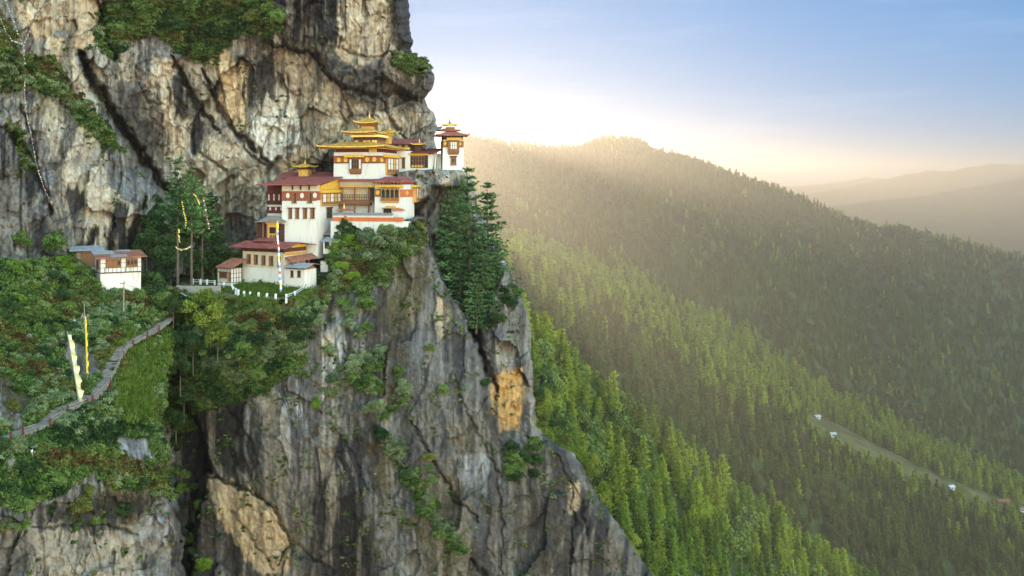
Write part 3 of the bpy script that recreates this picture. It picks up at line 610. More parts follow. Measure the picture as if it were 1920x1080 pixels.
BARK = mat('bark', (0.10, 0.075, 0.055), .95, .4, 4, streak=True)
BARK_PALE = mat('pale_bark', (0.21, 0.17, 0.14), .95, .35, 4, streak=True)
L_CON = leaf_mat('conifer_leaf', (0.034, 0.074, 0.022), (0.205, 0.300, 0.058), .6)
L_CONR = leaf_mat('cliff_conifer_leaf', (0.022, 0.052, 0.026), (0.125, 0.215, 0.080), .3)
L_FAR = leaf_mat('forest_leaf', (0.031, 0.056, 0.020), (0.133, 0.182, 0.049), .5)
L_CREST = leaf_mat('backlit_crest_leaf', (0.085, 0.130, 0.022), (0.330, 0.405, 0.074), .65)  # lighter, yellower conifer leaf: backlight along the crests put into the colour
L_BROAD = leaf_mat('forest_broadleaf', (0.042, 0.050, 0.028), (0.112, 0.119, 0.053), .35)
L_SHRUB = leaf_mat('shrub_leaf', (0.028, 0.056, 0.014), (0.161, 0.231, 0.063), .2)
L_SAGE = leaf_mat('sage_leaf', (0.049, 0.077, 0.036), (0.231, 0.280, 0.133), .2)
L_DARK = leaf_mat('dark_leaf', (0.010, 0.023, 0.010), (0.058, 0.098, 0.034), .15)
L_YELL = leaf_mat('yellow_green_leaf', (0.063, 0.100, 0.015), (0.284, 0.326, 0.063), .25)
L_BRIGHT = leaf_mat('bright_leaf', (0.055, 0.110, 0.013), (0.198, 0.308, 0.044), .25)
L_OLIVE = leaf_mat('olive_leaf', (0.045, 0.050, 0.014), (0.165, 0.175, 0.048), .15)
L_RUST = leaf_mat('rust_leaf', (0.045, 0.030, 0.012), (0.13, 0.092, 0.034), .15)
L_GRASS = leaf_mat('grass_leaf', (0.045, 0.075, 0.012), (0.115, 0.165, 0.032), .2)

BUSH = {}
for nm, m_, sd in (('shrub', L_SHRUB, 1), ('sage', L_SAGE, 2), ('dark', L_DARK, 3), ('yellow', L_YELL, 4), ('bright', L_BRIGHT, 5), ('olive', L_OLIVE, 6)):
    BUSH[nm] = [bush_mesh('shrub', 26, 3000, .062, m_, sd * 10 + k, lobe_r=(.2, .42)) for k in range(3)]
TUFT = [bush_mesh('tuft', 6, 150, .20, m_, 90 + k, lobe_r=(.35, .6), low=-.1) for k, m_ in enumerate((L_SHRUB, L_OLIVE, L_SHRUB, L_DARK, L_RUST, L_SAGE))]
def grass_mesh(seed):
    r = np.random.default_rng(seed); n = 90
    p = r.normal(0, .5, (n, 3)); p[:, 2] = .12; d = unit(np.stack([r.normal(0, .4, n), r.normal(0, .4, n), np.ones(n)], 1)); c = unit(np.cross(d, r.normal(0, 1, (n, 3))))
    sz = r.uniform(.2, .42, n); v, f = quads(p + d * (sz * .4)[:, None], d * sz[:, None], c * .06)
    me = mesh_np('grass', v, f, L_GRASS); attr(me, 'tuft', np.repeat(r.uniform(.2, 1, n), 4)); return me

def scatter_stuff(name, pts, rot, scl, pick, meshes, label=None):
    """one object whose geometry nodes set a chosen mesh on every point"""
    hid = bpy.data.collections.new(name + '_kinds')
    for k, me in enumerate(meshes):
        o = bpy.data.objects.new('%s_kind_%02d' % (name, k), me); hid.objects.link(o)
    me = bpy.data.meshes.new(name); me.vertices.add(len(pts)); me.vertices.foreach_set('co', np.ascontiguousarray(pts, np.float32).ravel()); me.update()
    attr(me, 'rot', rot, 'FLOAT_VECTOR'); attr(me, 'scl', scl, 'FLOAT_VECTOR'); attr(me, 'pick', pick, 'INT')
    g = bpy.data.node_groups.new(name, 'GeometryNodeTree')
    g.interface.new_socket('Geometry', in_out='INPUT', socket_type='NodeSocketGeometry'); g.interface.new_socket('Geometry', in_out='OUTPUT', socket_type='NodeSocketGeometry')
    gi = g.nodes.new('NodeGroupInput'); go = g.nodes.new('NodeGroupOutput'); ip = g.nodes.new('GeometryNodeInstanceOnPoints'); ci = g.nodes.new('GeometryNodeCollectionInfo')
    ci.inputs['Collection'].default_value = hid; ci.inputs['Separate Children'].default_value = True; ci.inputs['Reset Children'].default_value = True
    def na(nm, ty):
        n = g.nodes.new('GeometryNodeInputNamedAttribute'); n.data_type = ty; n.inputs['Name'].default_value = nm; return n.outputs['Attribute']
    L = g.links.new
    L(gi.outputs[0], ip.inputs['Points']); L(ci.outputs[0], ip.inputs['Instance']); ip.inputs['Pick Instance'].default_value = True
    L(na('pick', 'INT'), ip.inputs['Instance Index']); L(na('rot', 'FLOAT_VECTOR'), ip.inputs['Rotation']); L(na('scl', 'FLOAT_VECTOR'), ip.inputs['Scale']); L(ip.outputs[0], go.inputs[0])
    o = bpy.data.objects.new(name, me); md = o.modifiers.new('scatter', 'NODES'); md.node_group = g
    return tag(link(o), label, kind='stuff')

# ------------------------------------------------------------------ the forest on the ridges
TREE_KINDS = []
for k in range(4):
    h = (20, 22, 18, 21)[k]; R = (3.6, 3.3, 3.8, 4.2)[k]
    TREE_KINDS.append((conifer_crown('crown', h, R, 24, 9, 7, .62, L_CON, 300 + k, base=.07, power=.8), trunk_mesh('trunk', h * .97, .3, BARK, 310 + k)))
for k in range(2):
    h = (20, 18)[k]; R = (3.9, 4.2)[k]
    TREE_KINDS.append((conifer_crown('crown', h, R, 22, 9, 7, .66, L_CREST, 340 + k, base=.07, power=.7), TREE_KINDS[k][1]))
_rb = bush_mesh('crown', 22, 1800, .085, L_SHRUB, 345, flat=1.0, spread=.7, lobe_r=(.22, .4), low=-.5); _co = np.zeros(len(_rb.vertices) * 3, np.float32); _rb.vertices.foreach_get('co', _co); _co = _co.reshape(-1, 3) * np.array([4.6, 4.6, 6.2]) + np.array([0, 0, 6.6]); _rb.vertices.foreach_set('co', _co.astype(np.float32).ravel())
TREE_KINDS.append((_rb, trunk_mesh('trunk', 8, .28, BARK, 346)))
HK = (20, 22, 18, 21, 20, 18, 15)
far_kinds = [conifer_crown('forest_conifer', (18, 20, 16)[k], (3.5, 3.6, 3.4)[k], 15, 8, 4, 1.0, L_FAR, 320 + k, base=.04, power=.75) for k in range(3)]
far_kinds += [conifer_crown('forest_backlit_conifer', 18, 4.0, 15, 8, 4, 1.05, L_CREST, 350 + k, base=.04, power=.7) for k in range(2)]
_bm = bush_mesh('forest_round_tree', 16, 900, .13, L_BROAD, 331, lobe_r=(.28, .5)); _co = np.zeros(len(_bm.vertices) * 3, np.float32); _bm.vertices.foreach_get('co', _co); _co = _co.reshape(-1, 3) * np.array([5.5, 5.5, 7]) + np.array([0, 0, 6]); _bm.vertices.foreach_set('co', _co.astype(np.float32).ravel())
near_far = [k[0] for k in TREE_KINDS]
_el = np.arctan2(ZG, DG); _cum = np.maximum.accumulate(_el, 0)
def visible_tops(px, D, z, h):
    """is the top of a tree above everything nearer in its column?"""
    i = np.clip(np.searchsorted(_pxs, px), 0, len(_pxs) - 1); j = np.clip(np.searchsorted(_Ds, D) - 3, 0, len(_Ds) - 1)
    return np.arctan2(z + h, D) > _cum[j, i] - 0.0005
def sample_forest(dmin, dmax, spacing, seed, hmean):
    r = np.random.default_rng(seed); area = 1650 / F * (dmax ** 2 - dmin ** 2) / 2; n = int(area / spacing ** 2)
    D = np.sqrt(r.uniform(dmin ** 2, dmax ** 2, n)); px = r.uniform(700, 2350, n); X = (px - 960) / F * D
    z = terrain_z(px, D); h = hmean * np.clip(r.normal(1, .26, n), .4, 1.6)
    py = HY - (z + h) / D * F
    ok = visible_tops(px, D, z, h) & (CLEAR_sd(px, D) + r.normal(0, 6, n) > 5) & (py < 1160) & (px > np.interp(py, [0, 480, 640, 830, 1080], [700, 860, 900, 960, 1130]))
    dens = fbm(X / 45, D / 45, 401, 4); ok &= r.uniform(-.9, .5, n) < dens + .6
    return X[ok], D[ok], z[ok], h[ok], px[ok], py[ok]
n1x, n1D, n1z, n1h, n1p, n1y = sample_forest(290, 760, 4.5, 411, 16.5)
inpic = (n1p > 1000) & (n1p < 1930) & (n1y < 1080)
sil_ok = n1p > np.interp(n1y, [a for a, b in RSIL], [b for a, b in RSIL]) - 6
cand = np.where(inpic & sil_ok)[0]; cand = cand[np.argsort(n1D[cand] / n1h[cand] * (1 + 0.0 * n1D[cand]))][:298]
def kind_near(px, D, X):
    c_, _ = crest('near', px); up = math.exp(-((c_ - D) / 42.0) ** 2) if D < c_ else 1.0
    v = .12 + .85 * up + .5 * float(fbm(np.array([X / 25.0]), np.array([D / 25.0]), 431, 3)[0])  # backlit leaf colour more often towards the crest
    if RNG.uniform(0, 1) < .12 + .25 * max(0, -v + .3): return 6
    return int(RNG.integers(4, 6)) if RNG.uniform(0, 1) < v - .25 else int(RNG.integers(0, 4))
for q, i in enumerate(cand):
    k = kind_near(n1p[i], n1D[i], n1x[i]); e = empty('conifer', (n1x[i], n1D[i], n1z[i] - .3), float(RNG.uniform(0, 360)))
    s = n1h[i] / HK[k]; e.scale = (s * RNG.uniform(.85, 1.15), s * RNG.uniform(.85, 1.15), s)
    tag(e, 'green conifer among the many crowded on the nearest forested ridge below the cliff', 'tree', 'conifers on the nearest forest ridge')
    link(bpy.data.objects.new('crown', TREE_KINDS[k][0]), e); link(bpy.data.objects.new('trunk', TREE_KINDS[k][1]), e)
rest = np.setdiff1d(np.arange(len(n1x)), cand)
FX = [np.stack([n1x[rest], n1D[rest], n1z[rest]], 1)]; FS = [n1h[rest] / 20]; FP = [np.array([kind_near(n1p[i], n1D[i], n1x[i]) for i in rest])]
for dmin, dmax, sp, sd, hm in ((760, 1320, 6.0, 412, 16), (1320, 2150, 6.6, 413, 11.5)):
    x, D, z, h, p, y = sample_forest(dmin, dmax, sp, sd, hm); FX.append(np.stack([x, D, z - .3], 1)); FS.append(h / 18)
    pk = RNG.integers(7, 10, len(x)); c_, _ = crest('mid' if dmin < 1300 else 'far', p); dd_ = c_ - D
    up = np.where(dd_ > 0, np.exp(-(dd_ / (70.0 if dmin < 1300 else 60)) ** 2), 1.0) * (1 if dmin < 1300 else .4) + .35 * fbm(x / 70, D / 110, 433, 4)
    pk = np.where(RNG.uniform(0, 1, len(x)) < up * .9, RNG.integers(10, 12, len(x)), pk); rnd = fbm(x / 60, D / 60, 421, 3) + RNG.normal(0, .25, len(x)) > .32; pk = np.where(rnd & (up < .5), 12, pk); FP.append(pk)
FX = np.concatenate(FX); FS = np.concatenate(FS); FP = np.concatenate(FP); nF = len(FX)
rot = np.stack([RNG.normal(0, .03, nF), RNG.normal(0, .03, nF), RNG.uniform(0, 6.28, nF)], 1)
scatter_stuff('forest', FX, rot, np.stack([FS * RNG.uniform(.85, 1.25, nF), FS * RNG.uniform(.85, 1.25, nF), FS], 1), FP, near_far + far_kinds + [_bm])
print('forest', nF, 'individual', len(cand))
# ------------------------------------------------------------------ plants on the rock
def in_poly(x, y, pts):
    return bool(poly_sd(np.array([x]), np.array([y]), pts)[0] < 0)
def rand_in(poly, n, r, gap):
    xs = [p[0] for p in poly]; ys = [p[1] for p in poly]; out = []; tries = 0
    while len(out) < n and tries < n * 60:
        tries += 1; x = r.uniform(min(xs), max(xs)); y = r.uniform(min(ys), max(ys))
        if in_poly(x, y, poly) and all((x - a) ** 2 + (y - b) ** 2 > gap * gap for a, b in out): out.append((x, y))
    return out
def shrub(px, py, rad, kind, label, group, rr, tall=1.0, lift=.25):
    """rad: radius in pixels of the photograph"""
    p = surf(px, py, 0); R = rad / F * p.y; p = surf(px, py, R * lift)
    o = link(bpy.data.objects.new('shrub', rr.choice(BUSH[kind]))); o.location = p
    o.scale = (R * rr.uniform(.95, 1.3), R * rr.uniform(.85, 1.1), R * tall * rr.uniform(.85, 1.15)); o.rotation_euler = (rr.uniform(-.2, .2), rr.uniform(-.25, .25), rr.uniform(0, 6.28))
    return tag(o, label, 'shrub', group)
rr = random.Random(5)
ZONES = [
    ([(225, 660), (280, 640), (310, 625), (296, 720), (240, 780), (205, 760)], 7, 24, (7, 13), ('shrub', 'olive', 'bright'), 'small low shrub standing in the grass right of the winding stone steps', 'low shrubs in the grass'),  # polygon, count, gap, radius range, kinds, label, group
    ([(195, -40), (450, -40), (542, 42), (500, 68), (440, 58), (390, 108), (340, 98), (315, 70), (250, 62), (215, 105), (188, 88)], 24, 20, (14, 26), ('dark', 'shrub', 'shrub', 'olive'), 'dark green shrub on the high ledge along the top edge of the cliff', 'shrubs on the top ledge'),
    ([(0, 112), (90, 112), (130, 180), (60, 165), (-20, 172)], 10, 20, (13, 22), ('dark', 'olive', 'shrub'), 'dark shrub on the rock shoulder at the upper left edge', 'shrubs on the upper left shoulder'),
    ([(120, 182), (150, 188), (228, 280), (205, 285)], 7, 15, (7, 12), ('olive', 'shrub'), 'olive shrub along the diagonal ledge under the left prayer flag string', 'shrubs on the diagonal ledge'),
    ([(0, 500), (60, 500), (150, 505), (195, 545), (205, 580), (130, 600), (90, 640), (40, 600), (0, 610)], 26, 20, (16, 26), ('shrub', 'bright', 'dark', 'shrub'), 'leafy green shrub in the thicket left of and below the timber framed cottage', 'shrubs in the thicket by the cottage'),
    ([(0, 610), (60, 620), (120, 640), (130, 740), (60, 760), (0, 780)], 14, 24, (13, 22), ('olive', 'dark', 'shrub'), 'brown and green shrub among the rocks left of the tall prayer flags', 'shrubs left of the prayer flags'),
    ([(0, 838), (90, 800), (180, 782), (290, 790), (312, 850), (250, 900), (300, 930), (180, 985), (60, 985), (0, 1000)], 34, 22, (13, 25), ('shrub', 'olive', 'shrub', 'dark', 'sage'), 'mixed green shrub on the steep slope below the stone steps', 'shrubs below the stone steps'),
    ([(335, 590), (395, 600), (440, 610), (520, 612), (585, 602), (606, 572), (585, 640), (520, 690), (430, 735), (390, 700), (340, 640)], 36, 21, (16, 26), ('shrub', 'sage', 'sage', 'dark'), 'grey green shrub spilling over the cliff edge below the white railing', 'shrubs below the white railing'),
    ([(600, 500), (640, 445), (700, 425), (760, 440), (800, 445), (800, 470), (745, 490), (720, 540), (690, 520), (640, 540), (595, 560)], 26, 18, (14, 26), ('shrub', 'sage', 'bright', 'sage'), 'green shrub hanging over the cliff edge below the white monastery walls', 'shrubs below the monastery walls'),
    ([(300, 640), (330, 600), (345, 700), (335, 800), (330, 900), (306, 905), (296, 780)], 18, 17, (13, 21), ('dark', 'shrub', 'dark'), 'dark shrub on the broken edge between the grassy slope and the gully', 'shrubs on the gully edge'),
    ([(330, 570), (420, 720), (440, 770), (380, 790), (325, 840), (300, 790), (315, 640)], 22, 18, (15, 26), ('dark', 'dark', 'shrub'), 'dark shrub in the shaded gully right of the grassy slope', 'shrubs in the shaded gully'),
    ([(640, 560), (700, 540), (690, 620), (662, 650)], 7, 18, (15, 24), ('sage', 'shrub'), 'sage green shrub clinging to the grey cliff face below the monastery', 'shrubs on the upper cliff face'),
    ([(600, 720), (640, 705), (700, 650), (722, 660), (700, 720), (620, 750)], 13, 15, (15, 25), ('sage', 'shrub'), 'sage green shrub on the slanting ledge across the middle of the cliff face', 'shrubs on the slanting cliff ledge'),
    ([(690, 710), (755, 690), (760, 760), (720, 800), (690, 790)], 9, 17, (15, 24), ('shrub', 'sage'), 'green shrub beside the brown streaked chimney of the cliff face', 'shrubs beside the brown chimney'),
    ([(705, 800), (740, 830), (765, 870), (830, 960), (885, 1030), (850, 1045), (780, 950), (720, 850)], 22, 14, (13, 22), ('shrub', 'dark', 'sage'), 'green shrub in the long crack running down the lower cliff face', 'shrubs in the long cliff crack'),
    ([(780, 880), (815, 850), (820, 940), (790, 960)], 7, 14, (11, 18), ('shrub', 'olive'), 'olive shrub on the broken rock in the lower middle of the cliff', 'shrubs on the broken lower rock'),
    ([(940, 840), (1000, 830), (1015, 870), (1000, 910), (955, 910)], 9, 17, (15, 24), ('dark', 'dark', 'shrub'), 'dark shrub in the big clump below the orange rock scar', 'shrubs below the orange scar'),
    ([(1005, 740), (1020, 735), (1055, 800), (1075, 840), (1040, 845), (1010, 800)], 6, 15, (11, 17), ('dark', 'olive'), 'brownish shrub on the right edge of the cliff beside the orange scar', 'shrubs on the right cliff edge'),
    ([(870, 560), (945, 520), (975, 545), (960, 590), (900, 620)], 9, 17, (14, 22), ('shrub', 'dark'), 'green shrub at the foot of the tall conifers on the cliff edge', 'shrubs under the cliff conifers'),
    ([(335, 860), (372, 900), (385, 1000), (400, 1080), (345, 1080)], 9, 20, (12, 18), ('bright', 'dark', 'shrub'), 'green shrub deep in the dark gully at the bottom of the picture', 'shrubs deep in the gully'),
    ([(735, 116), (790, 108), (810, 128), (780, 138)], 6, 12, (6, 10), ('olive', 'shrub', 'dark'), 'olive shrub on the rock nose above the watchtower', 'shrubs on the rock nose'),
]
for poly, n, gap, (ra, rb_), kinds, lab, grp in ZONES:
    for x, y in rand_in(poly, n, rr, gap):
        shrub(x, y, rr.uniform(ra, rb_), rr.choice(kinds), lab, grp, rr)
for x, y, r_, k, lab in [(592, 760, 16, 'bright', 'bright yellow green shrub alone on the grey cliff face'), (618, 662, 20, 'sage', 'round sage shrub alone on the pale rock below the railing'), (648, 822, 9, 'shrub', 'small green shrub above the dark streaked chimney'),
                         (805, 655, 13, 'shrub', 'flat green shrub on the middle of the grey cliff face'), (830, 735, 14, 'shrub', 'narrow green shrub hanging on the cliff left of the deep cleft'), (912, 720, 15, 'dark', 'dark shrub inside the deep cleft left of the orange scar'),
                         (280, 545, 42, 'dark', 'large round dark shrub right of the timber framed cottage'), (300, 572, 30, 'shrub', 'rounded green shrub above the top of the stone steps'), (255, 565, 24, 'shrub', 'rounded green shrub beside the utility pole'),
                         (40, 455, 26, 'shrub', 'green shrub on the rocks left of the cottage roof'), (105, 462, 28, 'shrub', 'leafy green shrub just left of the cottage'), (100, 690, 22, 'dark', 'dark round shrub just left of the tall pale prayer flag'), (940, 600, 14, 'shrub', 'green shrub on top of the outer rock slab'),
                         (1010, 700, 13, 'shrub', 'green shrub on the outer edge of the rock slab'), (378, 1062, 20, 'bright', 'bright green shrub at the very bottom of the gully')]:
    shrub(x, y, r_, k, lab, None, rr)

# undergrowth: tufts over every green part of the rock, and grass on the lawns
_vv = veg.copy(); _vv[:, -1] = 0
_area = (np.gradient(US, axis=1) * np.gradient(VS, axis=0)) * (DS / F) ** 2
_fence = sstep(18, 27, np.minimum(seg_dist(US, VS, [(425, 548), (447, 556), (470, 560), (500, 564), (537, 566), (560, 560), (582, 544)])[0], seg_dist(US, VS, [(355, 536), (405, 538)])[0]))
_wt = (_vv * _area * (1 - lawn * .72) * sstep(9, 15, seg_dist(US, VS, PATH)[0]) * (1 - dirt) * _fence).ravel(); _wt[_wt < 0] = 0
_wt2 = (_area * sstep(.18, .5, fbm(US / 24, VS / 30, 461, 4) + .15 * np.minimum(MK['B'], 1) - .10) * (1 - veg) * .06).ravel() * ((US.ravel() > -60) & (VS.ravel() < 1100))
def pick_pts(w, n, seed, push=.05):
    r = np.random.default_rng(seed); i = r.choice(len(w), n, p=w / w.sum())
    u = US.ravel()[i]; v = VS.ravel()[i]; D = DS.ravel()[i] - push + r.normal(0, .05, n)
    return np.stack([(u - 960) / F * D, D, (HY - v) / F * D], 1), r
inview = ((US > -220) & (VS > -40) & (VS < 1110)).ravel()
pa, r1 = pick_pts(_wt * inview, 19000, 471); pb, r2 = pick_pts(_wt2 * inview, 1500, 472); pc, r3 = pick_pts(((lawn * (1 - dirt) * sstep(10, 15, seg_dist(US, VS, PATH)[0])) * _area).ravel() * inview, 2900, 473, 0)
pts = np.concatenate([pa, pb, pc]); na_, nb_, nc_ = len(pa), len(pb), len(pc); n = len(pts)
sc_ = np.concatenate([r1.uniform(.35, .85, na_), r2.uniform(.18, .5, nb_), r3.uniform(.55, .9, nc_)])
def kinds_by_patch(P, r):
    q = fbm(P[:, 0] / 4.0, P[:, 2] / 2.5 + P[:, 1] / 6, 481, 4) + r.normal(0, .10, len(P)); q2 = fbm(P[:, 0] / 2.2, P[:, 2] / 1.6, 483, 3) + r.normal(0, .12, len(P))
    k = np.where(q > .30, 1, np.where(q < -.30, 3, np.where(q2 > .25, 5, np.where(q2 < -.1, 2, 0)))); return np.where((q > .46), 4, k)
pk = np.concatenate([kinds_by_patch(pa, r1), r2.choice(6, nb_, p=[.25, .3, .15, .05, .05, .2]), 6 + r3.integers(0, 2, nc_)])
rot = np.stack([r1.normal(0, .2, n), r1.normal(0, .2, n), r1.uniform(0, 6.28, n)], 1)
scatter_stuff('undergrowth', pts, rot, np.stack([sc_] * 3, 1), pk, TUFT + [grass_mesh(1), grass_mesh(2)])

# ------------------------------------------------------------------ single trees
def tree(name, loc, crown, trunk, label, group=None, yaw=None, scale=(1, 1, 1), cat='tree'):
    e = empty(name, loc, rr.uniform(0, 360) if yaw is None else yaw); e.scale = scale
    link(bpy.data.objects.new('crown', crown), e)
    if trunk: link(bpy.data.objects.new('trunk', trunk), e)
    return tag(e, label, cat, group)
# conifers on the cliff edge right of the monastery: (foot px, foot py, top py, depth, crown radius px)
CC_ = [conifer_crown('crown', 24, 4.6, (20, 22, 18)[k], 9, 20, .34, L_CONR, 500 + k, base=.08, power=.8, droop=.16) for k in range(3)]
CT_ = trunk_mesh('trunk', 23.5, .32, BARK, 505)
LCON = ['tall dense conifer in the middle of the clump right of the monastery', 'conifer with the longest outer branches at the right of the cliff clump', 'shaded conifer against the dark wall on the left of the cliff clump', 'shorter conifer in the lower front of the cliff clump', 'conifer whose tip rises in front of the white watchtower base', 'small conifer low on the left of the cliff clump', 'small conifer leaning out at the lower right of the cliff clump', 'thin conifer between the dark wall and the clump beneath the watchtower', 'low conifer at the bottom of the clump above the deep cleft']
for q, (fx, fy, ty, D, rp) in enumerate([(880, 600, 306, 160, 70), (914, 565, 334, 161.5, 58), (848, 560, 328, 163, 46), (905, 612, 430, 156, 44), (862, 540, 312, 165, 40), (862, 585, 440, 158, 38), (934, 572, 440, 158, 34), (836, 520, 350, 166, 32), (893, 622, 510, 155, 36)]):
    p = W(fx, fy, D); h = (fy - ty) / F * D; R = rp / F * D
    tree('conifer', p, CC_[q % 3], CT_, LCON[q], 'conifers on the cliff edge', scale=(R / 4.6, R / 4.6, h / 24))
# two tall thin pines with bare stems, and a third behind, in front of the rock between the cottage and the monastery
PC_ = [conifer_crown('crown', 20, 3.2, 13, 8, 7, .36, L_CONR, 510 + k, base=.44, power=.35, droop=.1, flat=True) for k in range(2)]
for q, (fx, fy, ty, D, rp, lab) in enumerate([(333, 532, 296, 141, 34, 'tall thin pine with a flat topped crown and long bare trunk, left of the pair'), (359, 534, 312, 142, 36, 'tall pine with a bushy crown and bare trunk, right of the pair'), (379, 520, 345, 147, 34, 'slimmer pine behind the pair of tall pines, hung with pinkish cloth')]):
    p = W(fx, fy, D); h = (fy - ty) / F * D; R = rp / F * D
    tree('pine_tree', p, PC_[q % 2], trunk_mesh('trunk', 19.6, .25, BARK, 515 + q, wob=.006, limbs=10, lim0=.35, limR=1.8), lab, None, scale=(R / 3.2, R / 3.2, h / 20))
# dark broadleaf thicket behind and around the pines
def broad(name_kind, px, py, rad, D, label, group=None, tall=1.15):
    R = rad / F * D; m_ = {'dark': L_DARK, 'shrub': L_SHRUB, 'yellow': L_YELL, 'sage': L_SAGE}[name_kind]
    cr = broad_c[name_kind]; p = W(px, py, D)
    e = empty('broadleaf_tree', (p.x, p.y, p.z - R * tall), rr.uniform(0, 360)); e.scale = (R, R, R * tall)
    link(bpy.data.objects.new('crown', rr.choice(cr)), e); link(bpy.data.objects.new('trunk', broad_t), e)
    return tag(e, label, 'tree', group)
broad_c = {}
for nm, m_ in (('dark', L_DARK), ('shrub', L_SHRUB), ('yellow', L_YELL), ('sage', L_SAGE)):
    cs = []
    for k in range(2):
        me = bush_mesh('crown', 34, 5200, .045, m_, 530 + k + len(broad_c) * 7, flat=.9, spread=.75, lobe_r=(.2, .38), low=-.5)
        a = np.zeros(len(me.vertices) * 3, np.float32); me.vertices.foreach_get('co', a); a[2::3] += 1.0; me.vertices.foreach_set('co', a); cs.append(me)
    broad_c[nm] = cs
broad_t = trunk_mesh('trunk', 1.1, .05, BARK, 540, limbs=6, limR=.5)
for x, y, r_, D in [(285, 385, 26, 152), (300, 430, 40, 148), (275, 470, 36, 144), (320, 480, 40, 144), (345, 440, 36, 148), (385, 430, 36, 150), (400, 480, 34, 149), (372, 498, 30, 148), (350, 400, 30, 152), (392, 388, 24, 154), (310, 516, 26, 143), (408, 450, 22, 152), (330, 370, 22, 155), (288, 420, 24, 150)]:
    broad('dark', x, y, r_, D, 'dark broadleaf tree in the shaded thicket behind the two tall pines', 'dark trees behind the pines')
for x, y, r_, D in [(322, 640, 22, 126), (338, 690, 26, 130), (345, 745, 24, 134), (330, 790, 20, 132), (362, 650, 26, 132), (325, 575, 20, 131)]:
    broad('dark', x, y, r_, D, 'dark broadleaf tree growing out of the shaded gully beside the grassy slope', 'dark trees in the gully')
broad('yellow', 385, 592, 46, 133, 'bright yellow green tree below the left end of the white railing')
broad('yellow', 408, 632, 26, 131, 'small yellow green tree just below the bright one, right side')
broad('shrub', 355, 592, 32, 135, 'deep green tree between the stone steps and the yellow green tree')
broad('shrub', 425, 604, 22, 135, 'green tree crown directly below the curve of white railing posts')
broad('sage', 480, 646, 42, 134, 'wide grey green tree overhanging the cliff below the railing')
broad('sage', 540, 642, 36, 134.5, 'grey green tree at the cliff lip below the railing, right of the wide one')
broad('sage', 700, 470, 38, 147, 'grey green bushy tree below the white retaining wall')
broad('sage', 738, 452, 28, 147.5, 'small bushy tree reaching up over the red banded terrace wall')
# lone yellow green trees on the slope right of the cliff
for x, y, r_, D, lab in [(1022, 762, 18, 170, 'small yellow green tree beside the orange scar at the cliff foot'), (1108, 880, 22, 180, 'upright yellow green tree right of the small orange patch'), (1128, 935, 22, 176, 'yellow green tree on the lower right cliff slope, second down'), (1185, 1030, 22, 178, 'green tree at the lower right foot of the cliff')]:
    broad('yellow', x, y, r_, D, lab, None, 1.5)
# ------------------------------------------------------------------ building materials
WHITE = mat('whitewash', (0.52, 0.495, 0.45), .9, .14, 1.3, bump=.25, stain=(0.40, 0.36, 0.30), streak=True)
WHITE_W = mat('worn_whitewash', (0.50, 0.47, 0.43), .95, .2, 1.6, bump=.5, stain=(0.36, 0.30, 0.23), streak=True)
CREAM = mat('cream_plaster', (0.52, 0.44, 0.32), .9, .2, 2)
REDB = mat('red_ochre_band', (0.27, 0.075, 0.038), .9, .25, 2)
ORANGEB = mat('orange_red_band', (0.46, 0.13, 0.05), .9, .25, 2)
TIMB = mat('carved_timber', (0.21, 0.095, 0.042), .8, .35, 5)
TIMBG = mat('gilded_timber', (0.50, 0.29, 0.085), .7, .3, 5)
TIMBD = mat('dark_timber', (0.075, 0.034, 0.024), .85, .3, 4)
MAROON = mat('maroon_timber', (0.12, 0.030, 0.024), .85, .3, 4)
YEL = mat('yellow_paint', (0.60, 0.345, 0.04), .7, .35, 3)
YELP = mat('pale_yellow_paint', (0.80, 0.58, 0.20), .7, .18, 3)
GOLD = mat('gilt_copper', (0.74, 0.47, 0.11), .4, .40, 1.6, metal=.55)
REDR = mat('red_metal_roof', (0.25, 0.076, 0.064), .7, .5, .9, streak=False)
RUSTR = mat('rust_metal_roof', (0.27, 0.105, 0.070), .75, .45, 1.2)
GREYR = mat('grey_metal_roof', (0.25, 0.26, 0.28), .55, .35, 1.3)
SLATER = mat('shingle_roof', (0.20, 0.17, 0.15), .9, .35, 2)
PANE = mat('dark_opening', (0.022, 0.018, 0.018), .5, .3, 4)
PAPER = mat('white_window_panel', (0.58, 0.565, 0.53), .7, .05, 3)
STONE = mat('dry_stone', (0.30, 0.27, 0.23), .95, .5, 5, bump=.6)
CONC = mat('white_painted_post', (0.62, 0.62, 0.61), .8, .08, 3)
WOODG = mat('weathered_timber', (0.25, 0.22, 0.19), .9, .35, 4)

